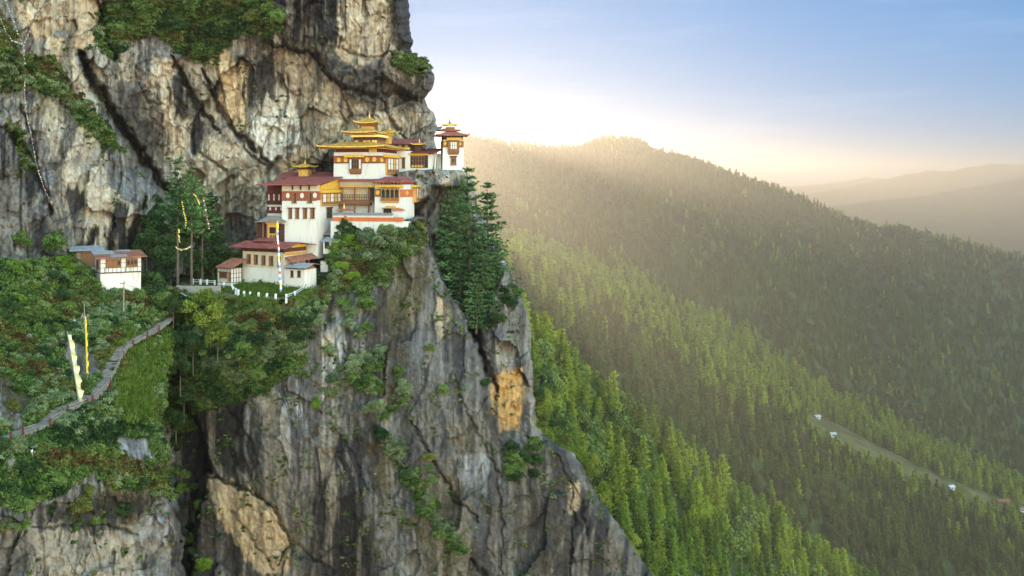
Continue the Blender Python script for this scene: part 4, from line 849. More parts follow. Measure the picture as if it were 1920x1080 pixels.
class H:
    """a building: front-left foot at a place of the photograph and a depth; local units are photo pixels at that depth"""
    def __init__(s, name, label, cat, px, py, D, yaw, group=None):
        s.o = W(px, py, D); s.s = D / F; s.th = math.radians(yaw); s.e = empty(name, s.o, yaw); tag(s.e, label, cat, group)
    def mb(s): return MB(s.s)
    def P(s, px, py, y):
        c, n = math.cos(s.th), math.sin(s.th); k = (px - 960) / F
        x = (k * (s.o.y + s.s * y * c) - s.o.x + s.s * y * n) / (s.s * (c - k * n))
        Y = s.o.y + s.s * (x * n + y * c)
        return x, ((HY - py) / F * Y - s.o.z) / s.s
    def Q(s, px, py, x):
        c, n = math.cos(s.th), math.sin(s.th); k = (px - 960) / F
        y = (s.o.x + s.s * x * c - k * s.o.y - k * s.s * x * n) / (s.s * (k * c + n))
        Y = s.o.y + s.s * (x * n + y * c)
        return y, ((HY - py) / F * Y - s.o.z) / s.s
    def F(s, x0, y0, x1, y1, y=0):
        """pixel box on the front plane -> a0, a1, z0, z1"""
        a, z1 = s.P(x0, (y0), y); b, _ = s.P(x1, y0, y); m = (x0 + x1) / 2
        return a, b, s.P(m, y1, y)[1], s.P(m, y0, y)[1]
    def R(s, x0, y0, x1, y1, x):
        a, _ = s.Q(x0, y0, x); b, _ = s.Q(x1, y0, x); m = (x0 + x1) / 2
        return a, b, s.Q(m, y1, x)[1], s.Q(m, y0, x)[1]
def fb(m, face, base, a0, a1, b0, b1, z0, z1):
    """box on a face: a along the wall, b out of it; base is the wall plane"""
    if face == 'f': return m.box(a0, a1, base - b1, base - b0, z0, z1)
    if face == 'l': return m.box(base - b1, base - b0, a0, a1, z0, z1)
    return m.box(base + b0, base + b1, a0, a1, z0, z1)
def window(h, face, base, r, nx=2, nz=3, frame=None, pane=None, lintel=True, shutter=False, sill=True, out=1.0, parent=None):
    a0, a1, z0, z1 = r; frame = frame or TIMB; pane = pane or PANE
    w = fb(h.mb(), face, base, a0, a1, -.5, out * .35, z0, z1).build('window', pane, parent or h.e)
    m = h.mb(); t = min(.09 * (a1 - a0) + .3, 1.1)
    if face != 'f': t = t * 1.8
    fb(m, face, base, a0, a0 + t, .1, out, z0, z1); fb(m, face, base, a1 - t, a1, .1, out, z0, z1); fb(m, face, base, a0 + t, a1 - t, .1, out, z1 - .9, z1); fb(m, face, base, a0 + t, a1 - t, .1, out, z0, z0 + .9)
    for i in range(1, nx): q = a0 + (a1 - a0) * i / nx; fb(m, face, base, q - t * .35, q + t * .35, .1, out * .8, z0 + .9, z1 - .9)
    for i in range(1, nz): q = z0 + (z1 - z0) * i / nz; fb(m, face, base, a0 + t, a1 - t, .1, out * .7, q - .28, q + .28)
    m.build('frame', frame, w)
    if shutter:
        fb(h.mb(), face, base, a0 + t, a0 + (a1 - a0) * .45, .36, out * .9, z0 + .9, z1 - .9).build('shutter', TIMB, w)
    if sill: fb(h.mb(), face, base, a0 - t, a1 + t, -.2, out + .6, z0 - .9, z0).build('sill', frame, w)
    if lintel:
        m = h.mb(); fb(m, face, base, a0 - t * 1.3, a1 + t * 1.3, -.2, out + .9, z1, z1 + .9); fb(m, face, base, a0 - t * 1.8, a1 + t * 1.8, -.2, out + 1.6, z1 + .9, z1 + 1.8); m.build('lintel', TIMBD, w)
    return w
def bay(h, face, base, r, cols, lint=None, out=4.0, wood=None, arch=False, corbel=3.0, panels=True):
    """a projecting carved bay: rows of openings over carved panels; cols is a string, w white, d dark, t timber"""
    a0, a1, z0, z1 = r; wood = wood or TIMBG; hgt = z1 - z0; zc = z0 + corbel; zp = zc + hgt * .2
    body = h.mb(); fb(body, face, base, a0, a1, -.5, out, zc, z1)
    st = 4
    for i in range(st):                                    # stepped corbels under the bay
        q = (i + 1) / st; fb(body, face, base, a0 + (a1 - a0) * .05 * (1 - q), a1 - (a1 - a0) * .05 * (1 - q), -.5, out * q * .95, zc - corbel * (1 - i / st), zc - corbel * (1 - (i + 1) / st))
    w = body.build('bay_window', wood, h.e)
    n = len(cols); cw = (a1 - a0) / n; g = cw * .14
    groups = {'w': h.mb(), 'd': h.mb()}
    for i, k in enumerate(cols):
        if k in 'wd':
            lo, hi = a0 + i * cw + g, a0 + (i + 1) * cw - g
            if arch:
                m = groups[k]; fb(m, face, base, lo, hi, out, out + .15, zp + 1, z1 - 3 - cw * .25)
                c = (lo + hi) / 2; cz = z1 - 3 - cw * .25
                m.disc((c, base - out, cz), (hi - lo) / 2, (hi - lo) / 2 * 1.1, .15) if face == 'f' else m.disc((base + out, c, cz), (hi - lo) / 2, 1.6, .15, 'x')
            else: fb(groups[k], face, base, lo, hi, out, out + .15, zp + .8, z1 - 1.5)
    for k, m in groups.items():
        if m.v: m.build('panel', PAPER if k == 'w' else PANE, w)
    m = h.mb()                                             # mullions and rails in front
    for i in range(n + 1):
        q = a0 + i * cw; fb(m, face, base, q - g * .55, q + g * .55, out, out + .55, zc, z1 - .3)
    for zq in (zp, (zp + z1) / 2 if not arch else zp + .3, z1 - .8): fb(m, face, base, a0, a1, out, out + .45, zq - .32, zq + .32)
    m.build('mullions', TIMB, w)
    if panels:
        m = h.mb(); pn = max(3, n)
        for i in range(pn):
            c = a0 + (i + .5) * (a1 - a0) / pn; hw = (a1 - a0) / pn * .32
            fb(m, face, base, c - hw, c + hw, out, out + .4, zc + .8, zp - .6)
        m.build('carved_panels', TIMB, w)
    m = h.mb(); dn = max(5, int((a1 - a0) / (2.4 if face == 'f' else 6)))
    for i in range(dn):
        c = a0 + (i + .5) * (a1 - a0) / dn; fb(m, face, base, c - (a1 - a0) / dn * .28, c + (a1 - a0) / dn * .28, out * .2, out + 1.2, z1, z1 + 1.2)
    m.build('dentils', TIMB, w)
    if lint:
        b0, b1, q0, q1 = lint; fb(h.mb(), face, base, b0, b1, -.5, out + 2.2, max(q0, z1 + 1.2), q1).build('cornice', YEL, w)
    return w
def discs(h, face, base, pts, rx, rz, m, name='painted_disc'):
    for a, z in pts:
        b = h.mb(); b.disc((a, base, z) if face == 'f' else (base, a, z), rx, rz, .5, 'y' if face == 'f' else 'x'); b.build(name, m, h.e)
def hip(h, x0, x1, y0, y1, ze, zt, ins, up, th, m, name='roof', under=None, N=6):
    """a hipped roof with curved slopes and upturned corners; ins: how far the top edge sits inside the eave"""
    per = []
    for k in range(4 * N):
        sd, t = divmod(k, N); t /= N
        cx, cy_ = [(t, 0), (1, t), (1 - t, 1), (0, 1 - t)][sd]; per.append((cx, cy_, abs(2 * t - 1) ** 3))
    rows = []
    for q in (0, .2, .45, .72, 1):
        a, b, c, d = x0 + ins * q, x1 - ins * q, y0 + ins * q, y1 - ins * q
        rows.append([(a + (b - a) * u, c + (d - c) * v, ze + (zt - ze) * (q ** 1.35) + up * l * (1 - q) ** 2) for u, v, l in per])
    rows.append([(x, y, z) for x, y, z in rows[-1]])
    bot = [(x, y, z - th) for x, y, z in rows[0]]
    inn = [(x0 + ins * .6 + (x1 - x0 - 1.2 * ins) * u, y0 + ins * .6 + (y1 - y0 - 1.2 * ins) * v, ze - th) for u, v, l in per]
    b = h.mb(); vs = []; n = 4 * N
    seq = [inn, bot] + rows[:-1]
    for rw in seq: vs += rw
    fs = [(i * n + k, i * n + (k + 1) % n, (i + 1) * n + (k + 1) % n, (i + 1) * n + k) for i in range(len(seq) - 1) for k in range(n)]
    fs.append(tuple(range((len(seq) - 1) * n, len(seq) * n))); fs.append(tuple(range(n))[::-1])
    b.add(vs, fs)
    for cx, cy_ in ((x0, y0), (x1, y0), (x1, y1), (x0, y1)):          # horned corner tips
        sx = 1 if cx == x1 else -1; sy = 1 if cy_ == y1 else -1
        if up > .5: b.tube([(cx - sx * .6, cy_ - sy * .6, ze + up - th * .4), (cx + sx * .8, cy_ + sy * .8, ze + up + .5), (cx + sx * 1.3, cy_ + sy * 1.3, ze + up + 2.0)], [.75, .55, .15], 5)
    return b.build(name, m, h.e)
def pinnacle(h, x, y, z, hh, r, parent=None, m=None):
    k = hh; b = h.mb()
    b.lathe((x, y, z), [(r * 1.5, -.6), (r * 1.6, .06 * k), (r * 1.1, .12 * k), (r * .7, .2 * k), (r * 1.1, .27 * k), (r * .75, .34 * k), (r * .4, .4 * k), (r * .65, .47 * k), (r * .3, .54 * k), (r * .4, .62 * k), (r * .2, .7 * k), (r * .05, k)], 10)
    return b.build('pinnacle', m or GOLD, parent or h.e, True)
def rafters(h, x0, x1, y0, y1, z0, z1, n, m, w=.8, parent=None):
    """beams under a slope that runs back from y0 to y1"""
    b = h.mb()
    for i in range(n):
        x = x0 + (x1 - x0) * (i + .5) / n; b.bar((x, y0, z0), (x, y1, z1), w, 1.3)
    return b.build('rafters', m, parent or h.e)
def ribs(h, q, n, m, parent, hgt=.35, w=.35):
    """standing seams over a roof slope given by its corners front-left, front-right, back-right, back-left"""
    a, b, c, d = [Vector(p) for p in q]; mb = h.mb()
    for i in range(1, n):
        t = i / n; mb.bar(a + (b - a) * t + Vector((0, 0, .1)), d + (c - d) * t + Vector((0, 0, .1)), w, hgt)
    return mb.build('seams', m, parent)

# ------------------------------------------------------------------ A: tall white temple block under the wide red roof
A = H('temple', 'tall white temple block with four small windows, white discs and a wide red metal roof', 'temple', 527, 478, 150, -11)
AW = A.P(596, 478, 0)[0]
ah = A.P(560, 347, 0)[1]; TX = 1.8
A.mb().box(0, AW, 0, 112, -6, ah, TX, TX).build('wall', WHITE, A.e)
r = A.F(527, 358.5, 596, 375.5); b = A.mb(); b.box(TX * .8 - .5, AW - TX * .8 + .5, TX * .8 - .5, 112, r[2], r[3]); b.build('red_band', REDB, A.e)
b = A.mb()
for i in range(24): b.box(TX + i * (AW - 2 * TX) / 24, TX + (i + .55) * (AW - 2 * TX) / 24, TX * .8 - 1.2, TX * .8, r[2] - 1.2, r[2])
b.build('dentils', TIMBD, A.e)
b = A.mb(); b.box(TX - .8, AW - TX + .8, TX - 1.2, 110, r[3], r[3] + 1.6); b.box(TX - .4, AW - TX + .4, TX - .8, 110, r[3] + 1.6, ah - 1.5); b.build('plaster_frieze', CREAM, A.e)
b = A.mb()
for px in (549, 564, 580): q = A.F(px - 1, 346, px + 1, 356); b.box(q[0], q[1], -2.2, 0, q[2], q[3])
b.build('beam_ends', TIMBD, A.e)
BF = TX * .75 - .3
discs(A, 'f', BF - .2, [A.P(539.4, 366.7, 0), A.P(566, 366.7, 0), A.P(590.3, 366.2, 0)], 3.7, 4.9, PAPER)
for x0, x1 in ((547, 555.5), (576, 585)): window(A, 'f', BF, A.F(x0, 361.5, x1, 380.5), 2, 4, shutter=True, lintel=False)
for x0, x1 in ((540.8, 547.4), (553.6, 560.6), (568, 575.6), (581.8, 589.8)): window(A, 'f', TX * .48, A.F(x0, 391, x1, 409.5), 2, 4, shutter=True)
bay(A, 'r', AW - TX * .7, A.R(602, 362.5, 637, 386, AW), 'wtwtw', A.R(601, 355.5, 643, 361.5, AW), 4.5, TIMBG)
window(A, 'r', AW - TX * .5, A.R(613, 390, 623, 408, AW), 2, 4)
zr = A.R(601, 341, 638, 354.5, AW)
b = A.mb(); b.add([(AW - 2, zr[0], zr[2]), (AW + .6, zr[0], zr[2]), (AW + .6, 112, zr[2]), (AW - 2, 112, zr[2]), (AW - 2, zr[0], ah - .5), (AW + .6, zr[0], ah - .5), (AW + .6, 112, ah + 12.5), (AW - 2, 112, ah + 12.5)], [(3, 2, 1, 0), (4, 5, 6, 7), (0, 1, 5, 4), (1, 2, 6, 5), (2, 3, 7, 6), (3, 0, 4, 7)])
gb = b.build('gable_boards', YEL, A.e)
b = A.mb()
for i in range(1, 6): y = zr[0] + (112 - zr[0]) * i / 6; b.box(AW + .6, AW + .9, y - .5, y + .5, zr[2], ah + 12.5 * i / 6 - 1)
b.box(AW + .6, AW + .95, zr[0], 112, (zr[2] + ah) / 2 - .3, (zr[2] + ah) / 2 + .3); b.build('battens', TIMBG, gb)
e = [(-46, -13), (AW + 7, -13), (AW + 7, 118), (-24, 118)]; zf, zb = A.P(560, 345.5, -13)[1], A.P(610, 331.2, 118)[1]
q = [(e[0][0], e[0][1], zf - .8), (e[1][0], e[1][1], zf + .6), (e[2][0], e[2][1], zb + .6), (e[3][0], e[3][1], zb - .6)]
rf = A.mb().slab(q, 1.5).build('roof', REDR, A.e); ribs(A, q, 40, REDR, rf)
rafters(A, -42, AW + 4, -12, 40, zf - 2.2, zf + (zb - zf) * .38 - 2.2, 22, TIMBD, parent=rf)
# rear wing of the same temple with the small gilt lantern
x0, z0 = A.P(524, 331, 150); x1, _ = A.P(622, 331, 150); zt = A.P(575, 322.5, 178)[1]
A.mb().box(x0 + 6, x1, 152, 185, ah - 10, A.P(560, 331, 152)[1] - 1).build('rear_wall', TIMBD, A.e)
q = [(x0, 128, A.P(560, 333, 128)[1]), (x1 + 8, 128, A.P(560, 333, 128)[1]), (x1 + 8, 182, zt), (x0 - 8, 182, zt)]
rr2 = A.mb().slab(q, 1.4).build('rear_roof', REDR, A.e); ribs(A, q, 34, REDR, rr2)
x0, zl0 = A.P(561, 327.5, 150); x1, zl1 = A.P(583, 313, 150); cx = (x0 + x1) / 2; hw = (x1 - x0) / 2
ln = A.mb().box(cx - hw * .78, cx + hw * .78, 150 - hw * .78, 150 + hw * .78, zl0 - 5, zl1 - 5).build('lantern', TIMBG, A.e)
b = A.mb(); b.box(cx - hw, cx + hw, 150 - hw, 150 + hw, zl1 - 5, zl1 - 2); b.box(cx - hw * 1.25, cx + hw * 1.25, 150 - hw * 1.25, 150 + hw * 1.25, zl1 - 2, zl1); b.build('corbels', TIMBD, ln)
b = A.mb(); b.box(cx - 3.5, cx + 3.5, 150 - hw * .78 - .6, 150 - hw * .78, zl0, zl1 - 6); b.build('panel', YEL, ln)
hip(A, cx - 19, cx + 19, 131, 169, zl1 + .2, zl1 + 6.5, 15, 2.4, 1.2, GOLD, 'gilt_roof'); pinnacle(A, cx, 150, zl1 + 6.2, 11, 1.8)

# ------------------------------------------------------------------ B: upper temple with three gilt roofs
B = H('temple', 'upper white temple crowned with three tiers of gilded roofs and tall pinnacle', 'temple', 625, 336, 158, -11)
BW = B.P(712, 336, 0)[0]; bh = B.P(665, 278, 0)[1]; bd = B.Q(748, 320, BW)[0]
B.mb().box(0, BW, 0, bd, -14, B.P(665, 285.5, 0)[1], 1, 1).build('wall', WHITE, B.e)
r = B.F(625, 293, 712, 304.5); B.mb().box(.3, BW - .3, .3, bd * .9, r[2], r[3]).build('red_band', REDB, B.e)
b = B.mb(); b.box(-.6, BW + .6, -.6, bd, r[3], r[3] + .9); b.box(-.6, BW + .6, -.6, bd, r[2] - .9, r[2])
for i in range(32): b.box(BW * i / 32, BW * (i + .5) / 32, -1, 0, r[2] - 1.7, r[2] - .9)
b.build('band_moulding', TIMBD, B.e)
discs(B, 'f', .3, [B.P(635.2, 299.8, 0), B.P(648.2, 299.8, 0), B.P(688.5, 299.3, 0), B.P(701.7, 299, 0)], 4.1, 4.3, YEL)
discs(B, 'r', BW - .3, [B.Q(716, 300, BW)], 9, 4.2, YEL)
bay(B, 'f', .5, B.F(656, 297.5, 678, 327, 0), 'wdddw', B.F(646.5, 290, 684, 295), 3.5, TIMB, corbel=4)
bay(B, 'r', BW - .5, B.R(723, 297, 743, 328.5, BW), 'wwtw', B.R(719, 291, 749.5, 298, BW), 5, TIMBG, corbel=4)
b = B.mb(); b.box(4, BW - 2, 4, bd, B.P(665, 286, 4)[1], B.P(665, 277, 4)[1]); b.build('upper_wall', MAROON, B.e)
b = B.mb(); q = B.F(692, 278, 706, 285, 2); b.box(q[0], q[1], 1, 4, q[2], q[3]); b.build('yellow_panel', YEL, B.e)
def gilt_tier(h, pl, pr, py_eave, y0, depth, rise, ins, up, th, name='gilt_roof'):
    x0, ze = h.P(pl, py_eave, y0); x1, _ = h.P(pr, py_eave, y0)
    ro = hip(h, x0, x1, y0, y0 + depth, ze, ze + rise, ins, up, th, GOLD, name)
    m = h.mb(); k = 1.6
    m.box(x0 + k, x1 - k, y0 + k, y0 + depth - k, ze - th - .9, ze - th - .05); m.build('eave_boards', REDB, ro)
    m = h.mb(); n = int((x1 - x0) / 7)
    for i in range(n + 1):
        x = x0 + 4 + (x1 - x0 - 8) * i / n; m.box(x - .7, x + .7, y0 + 2.5, y0 + 16, ze - th - 2.6, ze - th - .95)
    for i in range(int(depth / 8)):
        y = y0 + 5 + i * 8; m.box(x1 - 14, x1 - 2.5, y - .7, y + .7, ze - th - 2.6, ze - th - .95)
    m.build('rafters', TIMBG, ro)
    return x0, x1, ze, ro
gx0, gx1, gz, _r = gilt_tier(B, 594, 722, 274.5, -16, bd + 24, 9, 34, 2.0, 2.2)
def tier_body(h, pl, pr, pyb, pyt, y0, depth, m, name, lower=4):
    x0, zb = h.P(pl, pyb, y0); x1, zt = h.P(pr, pyt, y0)
    return x0, x1, zb - lower, zt, h.mb().box(x0, x1, y0, y0 + depth, zb - lower, zt).build(name, m, h.e)
ax0, ax1, az0, az1, at_ = tier_body(B, 664, 708, 271, 250, 22, 46, TIMB, 'attic')
for i, (px, mm) in enumerate([(668.5, YEL), (676.5, PANE), (684, YEL), (691.5, YEL)]):
    q = B.F(px - 2.7, 263.5, px + 2.7, 270, 22); B.mb().box(q[0], q[1], 21.2, 22, q[2], q[3]).build('panel', mm, at_)
for px in (700, 704.5): q = B.F(px - 1.6, 263, px + 1.6, 270.5, 22); B.mb().box(q[0], q[1], 21.4, 22, q[2], q[3]).build('panel', YELP, at_)
b = B.mb(); q = B.F(660, 253, 709, 257, 22); b.box(ax0 - 4, ax1 + 5, 17, 72, q[2], q[3]); b.build('cornice', YELP, at_)
b = B.mb(); q2 = B.F(660, 257, 709, 262, 22)
for i in range(26): x = ax0 - 1 + (ax1 - ax0 + 2) * i / 26; b.box(x, x + 1, 19.5, 22, q2[2], q2[3])
b.box(ax1, ax1 + 2.5, 22, 66, q2[2], q2[3]); b.build('dentils', TIMBD, at_)
g2 = gilt_tier(B, 641, 703, 247, 6, 74, 7, 20, 1.6, 2.0)
lx0, lx1, lz0, lz1, lan = tier_body(B, 677, 696, 246, 231, 36, 20, TIMBG, 'lantern')
b = B.mb(); b.box(lx0 - 3, lx1 + 3, 33, 59, lz1 - 5.5, lz1 - 3); b.box(lx0 - 5.5, lx1 + 5.5, 30.5, 61.5, lz1 - 3, lz1); b.build('corbels', TIMB, lan)
x0, ze = B.P(663, 229.5, 24); x1, _ = B.P(706, 229.5, 24)
hip(B, x0, x1, 24, 68, ze, ze + 10.5, 19, 3.0, 1.6, GOLD, 'gilt_roof'); pinnacle(B, (x0 + x1) / 2 + 1, 46, ze + 10, 14, 2.1)
# small gilt lantern behind, to the right
x0, zb = B.P(719, 264, 90); x1, zt = B.P(732, 251, 90)
sl = B.mb().box(x0, x1, 84, 98, zb - 6, zt).build('side_lantern', TIMBG, B.e)
B.mb().box(x0 - 2.5, x1 + 2.5, 81, 101, zt - 3, zt).build('corbels', YEL, sl)
x0, ze = B.P(713.5, 247.8, 78); x1, _ = B.P(741, 247.8, 78)
hip(B, x0, x1, 76, 104, ze, ze + 5, 11, 2.4, 1.4, GOLD, 'gilt_roof'); pinnacle(B, (x0 + x1) / 2, 90, ze + 4.6, 9, 1.4)

# ------------------------------------------------------------------ C: shrine wing behind the upper temple
Cc = H('shrine_wing', 'narrow shrine wing under thin dark red roofs between the upper temple and the watchtower', 'temple', 744, 320, 166, -11)
q0 = Cc.P(770, 318, 0); q1 = Cc.P(808, 318, 0)
b = Cc.mb(); b.box(0, q0[0], -4, 40, -10, Cc.P(757, 283, -4)[1]); b.box(q0[0], q1[0], 0, 40, -10, Cc.P(789, 315, 0)[1]); q = Cc.F(803, 289, 808.5, 318); b.box(q[0], q[1], -1.5, 30, -10, q[3]); b.build('wall', WHITE, Cc.e)
q = Cc.F(770, 286, 797, 315, 0); b = Cc.mb(); b.box(q[0], q[1] + 8, 1, 30, q[2], q[3]); b.build('timber_wall', TIMBD, Cc.e)
bay(Cc, 'f', 1, Cc.F(770, 293, 796, 315), 'ddddd', Cc.F(767, 287, 803, 291.5), 3, TIMB, corbel=1)
discs(Cc, 'f', -2.6, [Cc.P(p, 311.8, -3) for p in (774, 779.5, 785, 790.5)], 1.9, 2.0, YEL)
q = Cc.F(797.5, 300, 802.5, 315); Cc.mb().box(q[0], q[1], .2, 1, q[2], q[3]).build('door', PANE, Cc.e)
window(Cc, 'f', -4, Cc.F(754, 297, 759.5, 315, -4), 2, 3)
q = [Cc.P(770, 286, -10), Cc.P(817, 286.5, -10)]; zz = q[0][1]
qd = [(q[0][0], -10, zz), (q[1][0], -10, zz), (q[1][0], 45, zz + 9), (q[0][0], 45, zz + 9)]
r1_ = Cc.mb().slab(qd, 1.6).build('roof', MAROON, Cc.e); ribs(Cc, qd, 16, MAROON, r1_)
x0, zu = Cc.P(712, 268, 34); x1, _ = Cc.P(787, 270, 34)
b = Cc.mb(); b.box(x0 + 4, x1 - 8, 40, 70, Cc.P(750, 290, 40)[1], Cc.P(750, 267, 40)[1]); b.build('upper_wall', TIMBD, Cc.e)
discs(Cc, 'f', 40, [Cc.P(p, 274, 40) for p in (737, 750, 762)], 3.2, 2.6, YEL)
b = Cc.mb(); q = Cc.F(740, 277, 769, 280.5, 38); b.box(q[0], q[1], 36, 40, q[2], q[3]); b.build('cornice', YELP, Cc.e)
qd = [(x0, 30, zu - .5), (x1, 30, zu - 1.5), (x1, 84, zu + 9), (x0, 84, zu + 10)]
r2_ = Cc.mb().slab(qd, 1.8).build('upper_roof', REDR, Cc.e); ribs(Cc, qd, 26, REDR, r2_)
x0, zb = Cc.P(780, 284, 20); x1, zt = Cc.P(790.5, 271.5, 20)
Cc.mb().box(x0, x1, 14, 26, zb - 3, zt).build('lantern', TIMBD, Cc.e)
x0, ze = Cc.P(772, 270.3, 8); x1, _ = Cc.P(796, 270.3, 8)
hip(Cc, x0, x1, 7, 33, ze, ze + 3.5, 11, 1.2, 1.2, GOLD, 'gilt_roof'); pinnacle(Cc, (x0 + x1) / 2 - 1, 20, ze + 3, 11, 1.3)

# ------------------------------------------------------------------ D: courtyard hall with the open gallery and arcade bay
Dd = H('courtyard_hall', 'courtyard hall with open timber gallery, arched bay window and red roof below the gilded temple', 'temple', 702, 418, 154, -11)
DW = Dd.P(756, 418, 0)[0]; dd = Dd.Q(777, 400, DW)[0]; dt_ = Dd.P(728, 346, 0)[1]
Dd.mb().box(0, DW, 0, dd, -8, dt_, .8, .8).build('wall', WHITE, Dd.e)
r = Dd.F(701, 353.5, 714.5, 369, 0); Dd.mb().box(-.3, r[1], -.3, 4, r[2], r[3]).build('brown_band', TIMB, Dd.e)
discs(Dd, 'f', -.3, [Dd.P(708.3, 361, 0)], 4, 4.2, YEL)
r = Dd.R(757, 355, 776, 369, DW); b = Dd.mb(); b.box(DW - 6, DW + .3, -.4, dd - .5, r[2], r[3]); b.build('red_band', ORANGEB, Dd.e)
discs(Dd, 'r', DW + .3, [Dd.Q(763, 362, DW)], 7, 4.2, YEL)
bay(Dd, 'f', .4, Dd.F(715.5, 352.5, 748.5, 380.5), 'dddd', Dd.F(706, 346.5, 756, 351), 3.5, TIMBG, arch=True)
bay(Dd, 'r', DW, Dd.R(774, 352, 779, 380, DW), 'wt', Dd.R(771, 347, 781, 351, DW), 8, TIMBG)
q = Dd.F(719, 389, 734, 400); Dd.mb().box(q[0], q[1], -.3, .4, q[2], q[3]).build('door', PANE, Dd.e)
b = Dd.mb(); q = Dd.F(725, 386, 742, 389.5); b.box(q[0], q[1], -4, 0, q[2], q[3]); q = Dd.F(717, 389.2, 750, 390.6); b.box(q[0], q[1], -5.5, 0, q[2], q[3]); b.build('door_hood', TIMBG, Dd.e)
x0, ze = Dd.P(694.5, 340.6, -11); x1, _ = Dd.P(755, 341, -11); yb_ = Dd.Q(794, 344, x1)[0]; ye = max(yb_, 70)
zt = Dd.P(722, 331, 20)[1]
b = Dd.mb(); b.add([(x0, -11, ze), (x1, -11, ze), (x1, ye, ze), (x0, ye, ze), (x0 + 18, 26, zt), (x1 - 22, 26, zt), (x1 - 22, ye - 20, zt), (x0 + 18, ye - 20, zt)] + [(x0, -11, ze - 1.4), (x1, -11, ze - 1.4), (x1, ye, ze - 1.4), (x0, ye, ze - 1.4)],
      [(0, 1, 5, 4), (1, 2, 6, 5), (2, 3, 7, 6), (3, 0, 4, 7), (4, 5, 6, 7), (11, 10, 9, 8), (0, 8, 9, 1), (1, 9, 10, 2), (2, 10, 11, 3), (3, 11, 8, 0)])
rd = b.build('roof', REDR, Dd.e); ribs(Dd, [(x0 + 2, -11, ze), (x1 - 2, -11, ze), (x1 - 22, 26, zt), (x0 + 18, 26, zt)], 18, REDR, rd)
b = Dd.mb()
for i in range(9): x = x0 + 4 + (x1 - x0 - 8) * i / 8; b.box(x - .8, x + .8, -9, 3, ze - 3.6, ze - 1.45)
for i in range(7): y = -4 + i * 11; b.box(x1 - 9, x1 - 1.5, y - .8, y + .8, ze - 3.6, ze - 1.45)
b.build('rafters', ORANGEB, rd)
# gallery, set back to the left
YG = 26
gx0, gz0 = Dd.P(636, 402, YG); gx1, _ = Dd.P(700, 402, YG); zt = Dd.P(670, 341, YG)[1]
Dd.mb().box(gx0, gx1, YG + 14, YG + 30, gz0 - 16, zt).build('gallery_wall', CREAM, Dd.e)
b = Dd.mb(); q = Dd.F(636, 386, 700, 402, YG + 12); b.box(q[0], q[1], YG + 12, YG + 14, q[2] - 14, q[3]); b.build('lower_wall', WHITE, Dd.e)
b = Dd.mb(); q = Dd.F(638, 374, 694, 384.5, YG); b.box(q[0], q[1], YG - 1, YG + 14, q[2] + 3, q[2] + 5)
n = 22
for i in range(n): x = q[0] + (q[1] - q[0]) * (i + .5) / n; b.box(x - .9, x + .9, YG - 2.5, YG + 10, q[2], q[2] + 2.9)
b.box(q[0], q[1], YG - .5, YG + .8, q[2] + 5, q[3] - 1); b.build('balcony', TIMB, Dd.e)
b = Dd.mb(); q = Dd.F(638, 364.5, 692, 376, YG)
for z in (q[3], (q[2] + q[3]) / 2, q[2] + 1): b.box(q[0], q[1], YG - .6, YG + .2, z - .35, z + .35)
for i in range(13): x = q[0] + (q[1] - q[0]) * i / 12; b.box(x - .35, x + .35, YG - .6, YG + .2, q[2] - 3, q[3])
b.build('railing', TIMBD, Dd.e)
b = Dd.mb(); q = Dd.F(642, 365.5, 688, 369, YG + 13)
for i in range(24): x = q[0] + (q[1] - q[0]) * (i + .5) / 24; b.box(x - .65, x + .65, YG + 13.2, YG + 14, q[2], q[3])
b.build('painted_frieze', YEL, Dd.e)
for px in (640, 664.5, 691):
    q = Dd.F(px - 1.1, 349, px + 1.1, 402, YG); Dd.mb().box(q[0], q[1], YG - .2, YG + 2, q[2] - 10, q[3]).build('post', REDB, Dd.e)
b = Dd.mb(); q = Dd.F(637, 346.5, 702, 351, YG); b.box(q[0], q[1], YG - 1.5, YG + 3, q[2], q[3]); b.build('beam', TIMBG, Dd.e)
q = Dd.F(690, 346.5, 705, 351, YG - 2); Dd.mb().box(q[0], q[1], YG - 5, YG - 1.6, q[2], q[3]).build('cornice', YEL, Dd.e)
q = Dd.F(693.5, 353, 701, 376, YG); Dd.mb().box(q[0], q[1], YG + 1, YG + 13, q[2], q[3]).build('doorway', PANE, Dd.e)
x0, zf = Dd.P(634, 338, YG - 10); x1, _ = Dd.P(706, 337, YG - 10); zbk = Dd.P(670, 331, YG + 40)[1]
qd = [(x0, YG - 10, zf), (x1, YG - 10, zf + .5), (x1 + 4, YG + 40, zbk), (x0, YG + 40, zbk)]
rg = Dd.mb().slab(qd, 1.4).build('gallery_roof', REDR, Dd.e); ribs(Dd, qd, 22, REDR, rg)
rafters(Dd, x0 + 2, x1 - 2, YG - 8, YG + 14, zf - 2.1, zf - .3, 12, TIMBG, parent=rg)
b = Dd.mb(); a0 = Dd.P(699, 377, 8); a1 = Dd.P(716, 402, 4)          # stair up to the gallery
b.bar((a0[0], 8, a0[1]), (a1[0], 4, a1[1]), .9, 2.2); b.bar((a0[0], 20, a0[1]), (a1[0], 16, a1[1]), .9, 2.2)
for i in range(11): t = (i + .5) / 11; x = a0[0] + (a1[0] - a0[0]) * t; z = a0[1] + (a1[1] - a0[1]) * t; b.box(x - 1, x + 1, 6, 19, z - .2, z + .3)
b.bar((a0[0], 5, a0[1] + 6), (a1[0], 1, a1[1] + 6), .6, .6); b.build('stair', REDB, Dd.e)

